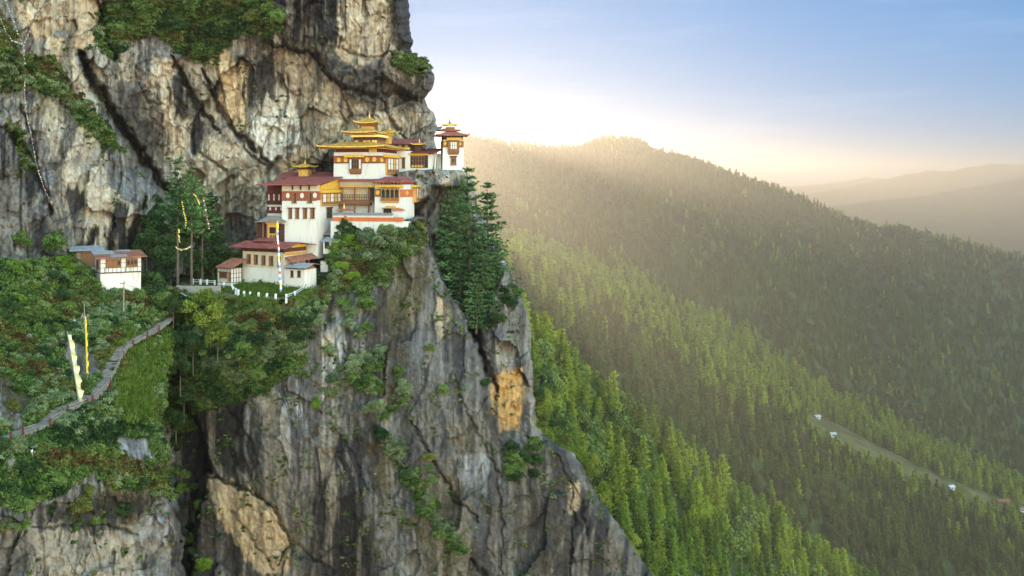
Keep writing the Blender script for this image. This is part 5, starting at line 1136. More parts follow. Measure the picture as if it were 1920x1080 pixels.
# ------------------------------------------------------------------ terrace wall below the hall
T = H('terrace_wall', 'cream terrace wall with a red band and dark coping below the courtyard hall', 'wall', 620, 446, 150, -11)
TW = T.P(742, 446, 0)[0]
b = T.mb(); zc = T.P(680, 407.5, 0)[1]; b.box(0, TW, 0, 10, -10, T.P(680, 415, 0)[1], 0, .4); b.box(TW, TW + 22, 2, 30, T.P(755, 427, 2)[1], T.P(755, 415, 2)[1], .5, .5); b.build('wall', WHITE_W, T.e)
q = T.F(624, 407.5, 735, 415, 0); b = T.mb(); b.box(q[0], q[1] + 20, -.3, 9, q[2], q[3]); b.build('red_band', ORANGEB, T.e)
q2_ = T.F(624, 403.5, 735, 407.5, 0); T.mb().box(q2_[0], q2_[1] + 1, .2, 8, q[3], q2_[3]).build('parapet', WHITE, T.e)
q = T.F(623, 399, 735, 403.5, 0); b = T.mb()
for i in range(34):
    x = q[0] + (q[1] - q[0]) * i / 34; w_ = (q[1] - q[0]) / 34; k = random.uniform(-.3, .3); b.add([(x, -2.2, q2_[3] + .1), (x + w_ * .97, -2.2, q2_[3] + .1), (x + w_ * .97, 10, q2_[3] + .1), (x, 10, q2_[3] + .1), (x, 3, q[3] + k), (x + w_ * .97, 3, q[3] + k)], [(3, 2, 1, 0), (0, 1, 5, 4), (2, 3, 4, 5), (1, 2, 5), (3, 0, 4)])
b.build('coping', SLATER, T.e)
Bn = H('shrine_block', 'small white block with an orange tiled cap on the right end of the terrace wall', 'shrine', 736, 406, 151, -11)
q = Bn.F(736, 395, 756, 406); Bn.mb().box(0, q[1], 0, 14, -6, q[3]).build('wall', WHITE, Bn.e)
q = Bn.F(734, 391.5, 757, 395); b = Bn.mb(); b.add([(q[0], -3, q[2]), (q[1], -3, q[2]), (q[1], 17, q[2]), (q[0], 17, q[2]), (q[0] + 6, 7, q[3] + .6), (q[1] - 6, 7, q[3] + .6)], [(3, 2, 1, 0), (0, 1, 5, 4), (1, 2, 5), (2, 3, 4, 5), (3, 0, 4)]); b.build('roof', ORANGEB, Bn.e)
Cn = H('canopy', 'small brown canopy with a gilt finial standing behind the left end of the terrace wall', 'canopy', 628, 404, 152, -11)
b = Cn.mb()
for px in (632, 643, 658): q = Cn.F(px - .7, 394, px + .7, 404); b.box(q[0], q[1], 4, 5.5, q[2] - 4, q[3])
b.build('posts', WHITE, Cn.e)
q = Cn.F(628, 391, 662, 395); b = Cn.mb(); b.add([(q[0], -4, q[2]), (q[1], -4, q[2]), (q[1], 16, q[2]), (q[0], 16, q[2]), (q[0] + 12, 6, q[3] + .8), (q[1] - 12, 6, q[3] + .8)], [(3, 2, 1, 0), (0, 1, 5, 4), (1, 2, 5), (2, 3, 4, 5), (3, 0, 4)]); b.build('roof', RUSTR, Cn.e)
xx, zz = Cn.P(645, 391, 6); pinnacle(Cn, xx, 6, zz, 13, 1.7)

# ------------------------------------------------------------------ E: watchtower on the outer ledge
E = H('watchtower', 'lone white watchtower with carved brown bay and winged roof on the outer cliff ledge', 'tower', 829, 322, 166, 10)
EW = E.P(871, 322, 0)[0]; eh = E.P(848, 262, 0)[1]
E.mb().box(0, EW, 0, 42, -8, eh, 2.6, 2.0).build('wall', WHITE, E.e)
r = E.F(830, 264.5, 867, 276.5); E.mb().box(1.6, EW - 1.6, 1.4, 41, r[2], r[3]).build('brown_band', TIMB, E.e)
discs(E, 'f', 1.3, [E.P(834.8, 269, 0), E.P(862.3, 269.3, 0)], 3.0, 3.4, YEL)
bay(E, 'f', 1.2, E.F(840, 265, 860.5, 290), 'twwwt', E.F(837, 258, 865.5, 263), 4.5, TIMB, corbel=5)
window(E, 'f', .6, E.F(845, 294, 855.5, 309), 1, 1, pane=TIMB, lintel=True, out=2.0)
q = E.F(848.2, 298, 851.5, 304); E.mb().box(q[0], q[1], -1.6, -1.0, q[2], q[3]).build('opening', PANE, E.e)
b = E.mb(); b.box(3, EW - 3, 3, 40, eh, eh + 8); b.build('upper_wall', TIMBD, E.e)
x0, ze = E.P(818, 252.5, -14); x1, _ = E.P(880, 251.5, -14)
ro = hip(E, x0, x1, -14, 56, ze, ze + 9.5, 26, 1.2, 1.5, RUSTR, 'roof'); 
b = E.mb()
for i in range(10): x = x0 + 4 + (x1 - x0 - 8) * i / 9; b.box(x - .7, x + .7, -11, 6, ze - 3.3, ze - 1.55)
b.build('rafters', TIMB, ro)
x0, zb = E.P(838, 246, 12); x1, zt = E.P(853, 238, 12); E.mb().box(x0, x1, 14, 30, zb - 6, zt).build('lantern', TIMB, E.e)
x0, ze2 = E.P(820, 243.5, 4); x1, _ = E.P(864, 242.5, 4); hip(E, x0, x1, 3, 42, ze2, ze2 + 4, 16, 1.0, 1.2, RUSTR, 'middle_roof')
x0, ze3 = E.P(832, 234, 10); x1, _ = E.P(857, 233.5, 10); hip(E, x0, x1, 9, 35, ze3, ze3 + 4, 11, 2.2, 1.2, GOLD, 'gilt_roof'); pinnacle(E, (x0 + x1) / 2, 22, ze3 + 3.6, 13, 1.3, m=TIMBD)
x0, ze = E.P(800, 243, 30); x1, zb2 = E.P(830, 236, 50)
qd = [(E.P(803, 246, 10)[0], 10, E.P(803, 246, 10)[1]), (E.P(824, 243, 10)[0], 10, E.P(824, 243, 10)[1]), (E.P(830, 236.5, 50)[0], 50, E.P(830, 236.5, 50)[1]), (E.P(812, 239, 50)[0], 50, E.P(812, 239, 50)[1])]
E.mb().slab(qd, 1.3).build('side_roof', SLATER, E.e)
St = H('stone_stair', 'narrow stone stair climbing between the rock and the watchtower', 'stairs', 818, 321, 165.5, 0)
b = St.mb()
for i in range(14): x, z = St.P(818 + i * .15, 321 - (i + 1) * 2.35, i * 1.6); b.box(x, x + 9 - i * .1, i * 1.6, i * 1.6 + 14, z - 3.5, z)
b.build('steps', STONE, St.e)
b = St.mb()
for i in range(14): x, z = St.P(815.5 + i * .1, 317 - i * 2.4, i * 1.6); b.box(x - 1.2, x + 1.2, i * 1.6 - 1, i * 1.6 + 1.5, z - 5, z + random.uniform(-.5, .8))
b.build('side_wall', WHITE_W, St.e)
Lw = H('ledge_wall', 'low stone wall along the ledge at the foot of the watchtower', 'wall', 774, 322, 163.5, 3)
b = Lw.mb(); x1 = Lw.P(874, 322, 0)[0]; x = 0
while x < x1: w_ = random.uniform(3, 6); b.box(x, x + w_ * .97, random.uniform(-.4, .3), 6, -7, random.uniform(-.4, .7)); x += w_
b.build('wall', STONE, Lw.e)
Lp = H('leaning_pole', 'bare pole leaning against the dark rock left of the watchtower', 'pole', 799.5, 280, 168, 0)
x, z = Lp.P(811, 247, 2); Lp.mb().tube([(0, -6, 0), (x, 4, z)], .8, 6).build('pole', WOODG, Lp.e)
# ------------------------------------------------------------------ maroon side wing and porch left of the tall temple
Fw = H('side_wing', 'dark maroon timber wing with white window panels, left of the tall temple block', 'house', 501, 418, 154, -11)
q = Fw.F(501, 349, 534, 384); x1 = q[1]
Fw.mb().box(0, x1, 0, 40, q[2], q[3] + 3).build('timber_wall', MAROON, Fw.e)
q = Fw.F(501, 384, 534, 418); Fw.mb().box(.6, x1, .6, 40, q[2] - 10, q[3]).build('wall', WHITE, Fw.e)
q = Fw.F(500, 387.5, 534, 400); Fw.mb().box(-.2, x1, -.2, 40, q[2], q[3]).build('maroon_band', MAROON, Fw.e)
q = Fw.F(500, 377.5, 534, 382); b = Fw.mb(); b.box(-1, x1, -2.2, 4, q[2], q[3] - 1)
for i in range(12): b.box(i * x1 / 12, (i + .5) * x1 / 12, -3, 0, q[3] - 1, q[3])
b.build('ledge_moulding', TIMBD, Fw.e)
for a, c_ in ((502.3, 506.4), (511.8, 516), (521.3, 525.6)): window(Fw, 'f', 0, Fw.F(a, 363.4, c_, 376.6), 1, 2, frame=MAROON, pane=PAPER, lintel=False, sill=False)
discs(Fw, 'f', -.2, [Fw.P(p, 391.5, 0) for p in (506.8, 517.4, 527.5)], 1.7, 3.2, PAPER)
Gp = H('porch', 'open timber gate porch with a grey curved roof, left of the tall temple block', 'porch', 480, 456, 149.5, -11)
x0, ze = Gp.P(478, 415, -8); x1, _ = Gp.P(528, 415.5, -8)
hip(Gp, x0, x1, -8, 34, ze, ze + 10, 18, -.6, 1.2, SLATER, 'roof')
for px in (493, 500.5): q = Gp.F(px - 1, 416, px + 1, 456); Gp.mb().box(q[0], q[1], 0, 2, q[2] - 14, q[3]).build('post', TIMB, Gp.e)
q = Gp.F(502, 417, 520, 452); gt = Gp.mb()
gt.box(q[0], q[0] + 2.6, -1, 2, q[2] - 10, q[3] - 4); gt.box(q[1] - 2.6, q[1], -1, 2, q[2] - 10, q[3] - 4); gt.box(q[0] - 1, q[1] + 1, -2, 3, q[3] - 4, q[3] - 2); gt.box(q[0] - 2, q[1] + 2, -3, 4, q[3] - 2, q[3] + .5); gt.box(q[0] + 2.6, q[1] - 2.6, -.6, 1, q[3] - 9, q[3] - 4)
for i in range(4): gt.box(q[0] + 3 + i * 3, q[0] + 4 + i * 3, -.2, .6, q[2] + 3, q[2] + 12)
gt.box(q[0] + 2.6, q[1] - 2.6, -.3, .8, q[2] + 12, q[2] + 14); g = gt.build('gate_frame', TIMBG, Gp.e)
q = Gp.F(481, 416, 520, 456, 14); Gp.mb().box(q[0], q[1] + 14, 14, 16, q[2] - 14, q[3] - 4).build('back_wall', TIMBD, Gp.e)

# ------------------------------------------------------------------ lower house in the fenced yard, with its sheds
Hh = H('house', 'long white house with five dark windows and a pink red roof in the fenced yard', 'house', 454, 527, 147, -27)
HW = Hh.P(533, 534, 0)[0]; hh_ = Hh.P(490, 472, 0)[1]; HD = Hh.Q(574, 500, HW)[0]
Hh.mb().box(0, HW, 0, HD, -8, Hh.P(490, 503, 0)[1], .2, .2).build('wall', WHITE, Hh.e)
b = Hh.mb(); b.box(.8, HW - .8, .8, HD - .8, Hh.P(490, 503, 0)[1], hh_); b.build('upper_wall', CREAM, Hh.e)
b = Hh.mb(); b.box(-.4, HW + .4, -.4, HD, hh_, hh_ + 8); b.build('timber_frieze', TIMBD, Hh.e)
for i, (a, c_) in enumerate(((462.6, 470), (476, 483.4), (490.2, 497.6), (504.5, 512.2), (520.5, 526))): window(Hh, 'f', .5, Hh.F(a, 476.5 + i * 1.1, c_, 494 + i * 1.3), 2, 4, shutter=True, lintel=False)
x0, ze = Hh.P(429, 460.5, -14); x1, ze1 = Hh.P(533, 468, -14); zr_ = Hh.P(515, 452.5, HD * .5)[1]; yr = HD * .5; yb2 = HD + 16; ze = (ze + ze1) / 2
b = Hh.mb(); xr0 = x0 + 6
q1_ = [(x0, -14, ze), (x1 + 1, -14, ze), (x1 + 1, yr, zr_), (x0, yr, zr_)]; q2_ = [(x0, yr, zr_), (x1 + 1, yr, zr_), (x1 + 1, yb2, ze + 3), (x0, yb2, ze + 3)]
b.slab(q1_, 1.4); b.slab([(x, y + (.01 if y == yr else 0), z) for x, y, z in q2_], 1.4); rf = b.build('roof', REDR, Hh.e); ribs(Hh, q1_, 34, REDR, rf)
b = Hh.mb(); xa, xb = Hh.P(481, 450, yr - 6)[0], Hh.P(517, 452, yr - 6)[0]
qm = [(xa, yr - 16, zr_ + 1.6), (xb, yr - 16, zr_ + 1.6), (xb, yr + 2, zr_ + 6), (xa, yr + 2, zr_ + 6)]; b.slab(qm, 1.0); b.box(xa + 3, xb - 3, yr - 10, yr - 1, zr_ - 2, zr_ + 2.4); b.build('ridge_vent', REDR, rf)
rafters(Hh, x0 + 2, x1, -12, 10, ze - 2.2, ze + 1.2, 20, TIMBD, parent=rf)
zb = Hh.Q(545, 472, HW)[1]
b = Hh.mb(); b.add([(HW - 1, 2, zb), (HW + .3, 2, zb), (HW + .3, HD, zb), (HW - 1, HD, zb), (HW - 1, 2, ze + 1), (HW + .3, 2, ze + 1), (HW + .3, HD, ze + 3), (HW - 1, HD, ze + 3), (HW - 1, yr, zr_ - 2), (HW + .3, yr, zr_ - 2)],
      [(0, 1, 5, 4), (1, 2, 6, 9, 5), (2, 3, 7, 6), (3, 0, 4, 8, 7), (4, 5, 9, 8), (8, 9, 6, 7)]); b.build('gable_boards', YEL, Hh.e)
b = Hh.mb()
for i in range(14): y = 3 + (HD - 5) * i / 13; b.box(HW - .5, HW + 1.6, y - .8, y + .8, zb - 6, zb - 2.4)
b.box(HW - .5, HW + .8, 1, HD, zb - 2.4, zb); b.build('lattice', TIMBG, Hh.e)
# rust roofed porch on the right gable
q = Hh.Q(534, 489, HW + 4); b = Hh.mb(); zz0 = Hh.Q(560, 481, HW)[1]; qd = [(HW + .4, 2, zz0 + 2), (HW + 18, 0, zz0 - 6), (HW + 18, HD + 14, zz0 - 4), (HW + .4, HD + 16, zz0 + 4)]
b.slab(qd, 1.2); b.build('porch_roof', RUSTR, Hh.e)
for y in (6, 28, 50): Hh.mb().box(HW + 15, HW + 17, y - 1, y + 1, -8, zz0 - 6).build('porch_post', REDB, Hh.e)
Js = H('shed', 'small white shed with two windows and a grey roof, right of the flagpole', 'shed', 533, 533, 143, -22)
JW = Js.P(571, 534, 0)[0]; JH = Js.P(550, 505, 0)[1]; JD = Js.Q(593, 515, JW)[0]
Js.mb().box(0, JW, 0, JD, -8, JH).build('wall', WHITE, Js.e)
for a, c_ in ((545, 550.6), (558, 564)): window(Js, 'f', 0, Js.F(a, 507, c_, 519.5), 1, 2, lintel=False)
x0, ze = Js.P(531, 500.5, -8); x1, _ = Js.P(571, 504, -8); yr = JD * .55; zr_ = Js.P(560, 492.5, yr)[1]
q1_ = [(x0, -8, ze), (x1 + 2, -8, ze - .5), (x1 + 2, yr, zr_), (x0, yr, zr_)]; rf = Js.mb().slab(q1_, 1.2).build('roof', GREYR, Js.e); ribs(Js, q1_, 14, GREYR, rf)
Js.mb().slab([(x0, yr + .05, zr_), (x1 + 2, yr + .05, zr_), (x1 + 2, JD + 10, ze + 2), (x0, JD + 10, ze + 2)], 1.2).build('rear_slope', RUSTR, rf)
b = Js.mb(); b.add([(JW - 1, 0, JH), (JW + .2, 0, JH), (JW + .2, JD, JH), (JW - 1, JD, JH), (JW - 1, yr, zr_ - 2), (JW + .2, yr, zr_ - 2)], [(0, 1, 5, 4), (1, 2, 5), (2, 3, 4, 5), (3, 0, 4)]); b.build('gable_boards', TIMB, Js.e)
Is = H('shed', 'low timber framed shed with a rust red roof, left of the long white house', 'shed', 408, 529, 145, -27)
IW = Is.P(432.5, 530, 0)[0]; IH = Is.P(420, 504, 0)[1]; ID = Is.Q(453, 512, IW)[0]
Is.mb().box(0, IW, 0, ID, -6, IH).build('wall', WHITE, Is.e)
b = Is.mb()
for i in range(10): x = IW * i / 9; b.box(x - .4, x + .4, -.3, 0, 0, IH)
for i in range(5): y = ID * i / 4; b.box(IW, IW + .3, y - .7, y + .7, 0, IH)
for z in (0, IH * .33, IH * .66): b.box(IW, IW + .35, 0, ID, z - .4, z + .4)
b.box(0, IW, -.35, 0, -.5, .5); b.build('timber_frame', TIMBD, Is.e)
window(Is, 'f', 0, Is.F(412, 511, 426, 521), 5, 1); q = Is.F(428.5, 510, 432, 528); Is.mb().box(q[0], q[1], -.8, 0, q[2], q[3]).build('door', TIMB, Is.e)
x0, ze = Is.P(404, 500, -10); x1, ze1 = Is.P(432, 503.5, -10); xe = x1 + 3; zt = Is.P(440, 484.5, ID)[1]
q1_ = [(x0, -10, ze), (xe, -10, ze - 1), (xe, ID + 4, zt), (x0, ID + 4, zt + 1)]; rf = Is.mb().slab(q1_, 1.3).build('roof', RUSTR, Is.e); ribs(Is, q1_, 14, RUSTR, rf)
for nm, lab, (px, py, D, w_, hgt, dep), rm in (('shed', 'tiny dark lean-to with a grey roof, upper one of two below the temple', (609, 450, 151, 24, 12, 18), SLATER), ('shed', 'pale lean-to with a grey metal roof, lower one of two below the temple', (606, 468, 149, 26, 17, 18), GREYR)):
    L = H(nm, lab, 'shed', px, py, D, -11); L.mb().box(0, w_, 0, dep, -8, hgt).build('wall', WHITE_W if rm is GREYR else TIMBD, L.e)
    qd = [(-2, -4, hgt - .5), (w_ + 6, -5, hgt - 1.5), (w_ + 6, dep + 3, hgt + 5), (-2, dep + 3, hgt + 6)]; rf = L.mb().slab(qd, 1.2).build('roof', rm, L.e); ribs(L, qd, 9, rm, rf)
    L.mb().box(3, w_ * .45, -.3, 0, 2, hgt - 2).build('opening', PANE, L.e)
Yw = H('yard_wall', 'short white wall block at the right end of the yard behind the small shed', 'wall', 601, 502, 148, -15)
Yw.mb().box(0, 15, 0, 8, -8, 12).build('wall', WHITE, Yw.e); Yw.mb().box(-.6, 15.6, -.6, 8.6, 12, 13.2).build('coping', SLATER, Yw.e)

# ------------------------------------------------------------------ timber framed cottage on the left
Kc = H('cottage', 'timber framed cottage with a patched rust and grey roof on a white stone base', 'house', 188, 546, 125, 31)
KW = Kc.P(265, 542, 0)[0]; KB = Kc.P(226, 510.5, 0)[1]; KT = Kc.P(226, 484.5, 0)[1]; KD = 68
Kc.mb().box(1, KW - 1, 1, KD, -10, KB - 1, -.6, 0).build('stone_base', WHITE_W, Kc.e)
Kc.mb().box(0, KW, 0, KD, KB, KT).build('wall', WHITE, Kc.e)
b = Kc.mb(); b.box(-.8, KW + .8, -.8, KD, KB - 1, KB); b.box(-.5, KW + .5, -.5, 0, KB, KB + 1)
for i in range(11): x = KW * i / 10; b.box(x - .45, x + .45, -.4, 0, KB + 1, KB + (KT - KB) * .36)
for t in (0, .135, .50, .625, .745, 1): x = KW * t; b.box(x - .5, x + .5, -.45, 0, KB + 1, KT)
for z in (.36, .68): b.box(0, KW, -.4, 0, KB + (KT - KB) * z - .4, KB + (KT - KB) * z + .4)
for i in range(4): y = KD * i / 3; b.box(-.4, 0, y - .9, y + .9, KB, KT)
b.box(-.4, 0, 0, KD, KB + (KT - KB) * .36 - .4, KB + (KT - KB) * .36 + .4); b.build('timber_frame', TIMBD, Kc.e)
for (a0, a1), cols in (((.145, .49), 'tttd'), ((.635, .90), 'ddd')):
    bay(Kc, 'f', -.3, (KW * a0, KW * a1, KB + (KT - KB) * .33, KT - 2), cols, None, 2.0, TIMB, arch=True, corbel=1)
window(Kc, 'l', 0, (16, 40, KB + 6, KT - 4), 2, 2, lintel=False)
b = Kc.mb(); b.box(-1, KW + 1, -1.5, KD, KT, KT + 1.5)
for i in range(36): x = KW * (i + .5) / 36; b.box(x - .6, x + .6, -4, 0, KT + 1.5, KT + 2.8)
b.build('cornice', TIMB, Kc.e)
x0, ze = Kc.P(184, 488, -9); x1, _ = Kc.P(276, 479, -9); ze = KT + 3; zt = Kc.P(205, 470, KD * .8)[1]
q1_ = [(x0 - 4, -9, ze), (x1, -9, ze), (x1, KD * .85, zt), (x0 - 4, KD * .85, zt)]
rf = Kc.mb().slab(q1_, 1.3).build('roof', RUSTR, Kc.e); ribs(Kc, q1_, 26, RUSTR, rf)
a, b2, c2, d2 = [Vector(p) for p in q1_]
for (u0, u1, v0, v1) in ((0, .42, .45, .92), (.30, .62, .05, .34), (.5, .78, .80, .99), (.12, .34, .93, .99)):
    pt = lambda u, v: (a + (b2 - a) * u) * (1 - v) + (d2 + (c2 - d2) * u) * v + Vector((0, 0, .9))
    Kc.mb().slab([pt(u0, v0), pt(u1, v0), pt(u1, v1), pt(u0, v1)], .4).build('metal_sheet', GREYR, rf)
b = Kc.mb(); b.add([(-.2, 0, KT), (-.2, KD * .84, KT), (-.2, KD * .84, zt - 2), (.6, 0, KT), (.6, KD * .84, KT), (.6, KD * .84, zt - 2)], [(0, 1, 2), (5, 4, 3), (0, 2, 5, 3), (1, 4, 5, 2), (0, 3, 4, 1)]); b.build('gable_boards', TIMBD, Kc.e)
Ka = H('annex', 'dark timber annex with a long grey metal roof behind the left end of the cottage', 'shed', 141, 494, 131, 24)
Ka.mb().box(0, 40, 0, 26, -8, Ka.P(150, 470, 0)[1]).build('wall', TIMB, Ka.e)
window(Ka, 'f', 0, Ka.F(143, 473, 152, 487), 2, 2, pane=WOODG)
z0 = Ka.P(150, 470, 0)[1]; qd = [(-10, -7, z0 + .5), (50, -7, z0 + .5), (50, 34, z0 + 7), (-10, 34, z0 + 7)]; rf = Ka.mb().slab(qd, 1.1).build('roof', GREYR, Ka.e); ribs(Ka, qd, 14, GREYR, rf)

# ------------------------------------------------------------------ white railing round the yard
def rail_run(label, posts, railed, group=None):
    e = empty('railing', surf(posts[0][0], posts[0][2])); tag(e, label, 'railing', group); o = e.location
    P3 = []
    for px, pt, pb in posts:
        g = surf(px, pb); hgt = (pb - pt) / F * g.y; P3.append((g, hgt)); q = g - o
        MB().box(q.x - .13, q.x + .13, q.y - .13, q.y + .13, q.z - .5, q.z + hgt * .93).box(q.x - .10, q.x + .10, q.y - .10, q.y + .10, q.z + hgt * .93, q.z + hgt, .03, .03).build('post', CONC, e)
    for i in railed:
        (a, ha), (b_, hb) = P3[i], P3[i + 1]
        for k in (.8, .45): MB().bar(a - o + Vector((0, 0, ha * k)), b_ - o + Vector((0, 0, hb * k)), .07, .07).build('rail', CONC, e)
    return e
rail_run('white railing of square posts curving round the front of the grassy yard', [(420, 529, 538.5), (430, 531, 540), (435, 532.5, 543), (437.5, 537, 547), (442.4, 540, 552), (447, 542.5, 554), (457.7, 545.5, 555.5), (469, 547, 557), (485, 548, 558.5), (500.6, 549.5, 560), (517, 550.5, 561), (537, 551, 561.5), (553, 545.5, 555), (577, 530.6, 542)], (11, 12))
rail_run('short white railing at the top of the stone steps below the tall pines', [(361.5, 522, 533), (376, 523, 533.5), (388.5, 524, 532.5), (403, 525, 534)], (0, 1, 2))
Pw = H('retaining_wall', 'low dark stone retaining wall at the top of the steps below the pines', 'wall', 330, 543, 138.5, -6)
b = Pw.mb(); x = 0
while x < 82: w_ = random.uniform(3, 7); b.box(x, x + w_ * .97, random.uniform(-.5, .3), 8, -12, 7 + random.uniform(-.5, .5)); x += w_
b.build('wall', STONE, Pw.e)

# ------------------------------------------------------------------ stone steps on the grassy slope
STEP = mat('step_stone', (0.21, 0.185, 0.155), .95, .5, 2.5, bump=.5)
pp = np.array(PATH, float); seg = np.hypot(np.diff(pp[:, 0]), np.diff(pp[:, 1])); tt = np.concatenate([[0], np.cumsum(seg)])
fine = np.linspace(0, tt[-1], 260); fu = np.interp(fine, tt, pp[:, 0]); fv = np.interp(fine, tt, pp[:, 1])
k_ = np.ones(13) / 13; fu = np.convolve(np.pad(fu, 6, 'edge'), k_, 'valid'); fv = np.convolve(np.pad(fv, 6, 'edge'), k_, 'valid')
p3 = np.array([surf(a, b_) for a, b_ in zip(fu, fv)]); 
for ax in range(3): p3[:, ax] = np.convolve(np.pad(p3[:, ax], 6, 'edge'), k_, 'valid')
L3 = np.concatenate([[0], np.cumsum(np.linalg.norm(np.diff(p3, axis=0), axis=1))])
b = MB(); nst = int(L3[-1] / .62); SIDE = []; rs = random.Random(3)
for i in range(nst):
    s_ = (i + .5) * .62; c0 = Vector([np.interp(s_, L3, p3[:, a]) for a in range(3)]); c1 = Vector([np.interp(s_ + .3, L3, p3[:, a]) for a in range(3)]); d = (c1 - c0); d.z = 0; d.normalize(); n_ = Vector((d.y, -d.x, 0))
    wd = .86 * rs.uniform(.84, 1.1); dz = rs.uniform(-.03, .03); up = .24
    if i % 17 == 11: continue
    a = c0 - d * .29; e_ = c0 + d * rs.uniform(.2, .26); vs = [a - n_ * wd, a + n_ * wd, e_ + n_ * wd * rs.uniform(.97, 1.03), e_ - n_ * wd]
    b.slab([(p.x, p.y, c0.z + up + dz) for p in vs], .28); SIDE.append((c0 + n_ * .95, s_))
b.slab
st = b.build('stone_steps', STEP); tag(st, 'long winding flight of stone steps across the grassy slope', 'stairs')
def near_path(px, py): return min(range(len(SIDE)), key=lambda i: (960 + SIDE[i][0].x / SIDE[i][0].y * F - px) ** 2 + (HY - SIDE[i][0].z / SIDE[i][0].y * F - py) ** 2)
PR = [(14, 815), (38, 812), (93, 794), (124, 768), (161, 761), (172, 751), (202, 718), (228, 668), (249, 645), (275, 631), (297, 616)]
e = empty('railing', SIDE[near_path(14, 815)][0]); tag(e, 'rustic railing of brown red posts along the winding stone steps', 'railing'); o = e.location; prev = None
for px, py in PR:
    i = near_path(px, py); g = SIDE[i][0] - o
    MB().box(g.x - .09, g.x + .09, g.y - .09, g.y + .09, g.z - .5, g.z + .75, .02, .02).build('post', MAROON, e)
    if prev is not None and px > 60:
        for hgt in (.68, .4):
            b = MB(); last = None
            for j in range(prev, i + 1, 4): q = SIDE[j][0] - o + Vector((0, 0, hgt)); (b.bar(last, q, .06) if last is not None and (q - last).length > .1 else None); last = q
            if b.v: b.build('rail', WOODG, e)
    prev = i
b = MB()
for i in range(6): p = surf(4 + i * 1.6, 886 - i * 4); b.box(p.x - 1.0, p.x + .55, p.y - .3, p.y + .3, p.z - .5, p.z + .18)
tag(b.build('stone_steps', STEP), 'short piece of stone steps at the left edge of the picture', 'stairs')

# ------------------------------------------------------------------ flags, poles and small things
def cloth(pts, mname, col):
    """a narrow hanging cloth from a list of (left, right) points"""
    m = mat(mname, col, .9, .2, 3); b = MB(); n = len(pts); vs = []
    for l, r_ in pts: vs += [l, r_]
    vs2 = [Vector(v) + Vector((0, .015, 0)) for v in vs]
    fs = [(2 * i, 2 * i + 1, 2 * i + 3, 2 * i + 2) for i in range(n - 1)] + [(2 * n + 2 * i + 2, 2 * n + 2 * i + 3, 2 * n + 2 * i + 1, 2 * n + 2 * i) for i in range(n - 1)]
    b.add(list(map(Vector, vs)) + vs2, fs); return b, m
def wave_cloth(o, foot, top, width, t0, t1, mname, col, name, side=1, parent=None, n=40, seed=1):
    r = random.Random(seed); pts = []
    for i in range(n + 1):
        t = t0 + (t1 - t0) * i / n; c0 = foot + (top - foot) * t; w_ = width * (.92 + .13 * math.sin(i * .75 + seed)) * (1 - .3 * abs(2 * i / n - 1) ** 4)
        y = .16 * math.sin(i * .8 + seed) ; pts.append((c0, c0 + Vector((side * w_, y * w_ * 2, -.12 * w_ + .1 * math.sin(i * 1.1)))))
    b, m = cloth(pts, mname, col); return b.build(name, m, parent)
g = surf(150, 757); tp = W(126, 621, g.y - .6); e = empty('prayer_flag', g); tag(e, 'tall leaning pole with a pale yellow green prayer flag beside the stone steps', 'prayer flag')
MB().tube([(0, 0, -.4), tp - g], [.07, .045], 7).build('pole', WOODG, e)
wave_cloth(None, Vector((0, 0, 0)), tp - g, .52, .02, .95, 'pale_lime_cloth', (0.66, 0.70, 0.38), 'cloth', 1, e, 46, 2)
g = surf(164, 711); tp = W(157.5, 566, g.y - .4); e = empty('prayer_flag', g); tag(e, 'slim pole wrapped in a bright yellow prayer flag on the slope', 'prayer flag')
MB().tube([(0, 0, -.4), tp - g], [.06, .04], 7).build('pole', WOODG, e); wave_cloth(None, Vector((-.06, -.08, 0)), tp - g, .24, .02, .82, 'bright_yellow_cloth', (0.80, 0.56, 0.03), 'cloth', 1, e, 50, 5)
g = surf(231.5, 594); e = empty('utility_pole', g); tag(e, 'thin grey utility pole standing in front of the cottage base', 'pole'); tp = W(232.5, 527, g.y) - g
MB().tube([(0, 0, -.4), tp], [.09, .06], 7).build('pole', WOODG, e); MB().box(tp.x - .45, tp.x + .1, -.05, .05, tp.z - .35, tp.z - .22).build('crossarm', WOODG, e)
tag(MB().tube([g + tp, W(243, 537, g.y + 2), W(254, 538, g.y + 6)], .02, 4).build('cable', TIMBD), 'thin cable from the utility pole to the cottage', 'cable')
g = W(527, 553, 137); g.z = surf(527, 553).z; g = surf(527, 553); tp = W(519.5, 419, g.y + .2); e = empty('prayer_flagpole', g); tag(e, 'tall yard flagpole wrapped in white, blue and red cloth with a yellow cap', 'flagpole')
d = tp - g; MB().tube([(0, 0, 0), d], [.10, .06], 8).build('pole', WOODG, e)
MB().lathe((0, 0, -.3), [(.42, 0), (.40, .45), (.30, .5), (.28, .7), (.14, .75)], 14).build('base', mat('pink_plinth', (.50, .20, .16), .9, .2), e)
bc = {'white': (.78, .78, .80), 'blue': (.18, .30, .62), 'red': (.55, .09, .08), 'yellow': (.80, .55, .05)}
seq = ['blue', 'white', 'yellow', 'white', 'blue', 'white', 'red', 'white', 'blue', 'white', 'white', 'yellow', 'white', 'blue', 'white', 'red', 'white', 'white', 'white', 'blue', 'white']
for i, c_ in enumerate(seq):
    t0, t1 = .04 + .88 * i / len(seq), .04 + .88 * (i + 1) / len(seq) - .002; w0 = .17 - .08 * t0
    MB().tube([d * t0, d * (t0 + t1) / 2 + Vector((.05 * math.sin(i), 0, 0)), d * t1], [w0, w0 * 1.05, w0 * .96], 8).build('cloth_band', mat(c_ + '_cloth', bc[c_], .9, .12, 4), e)
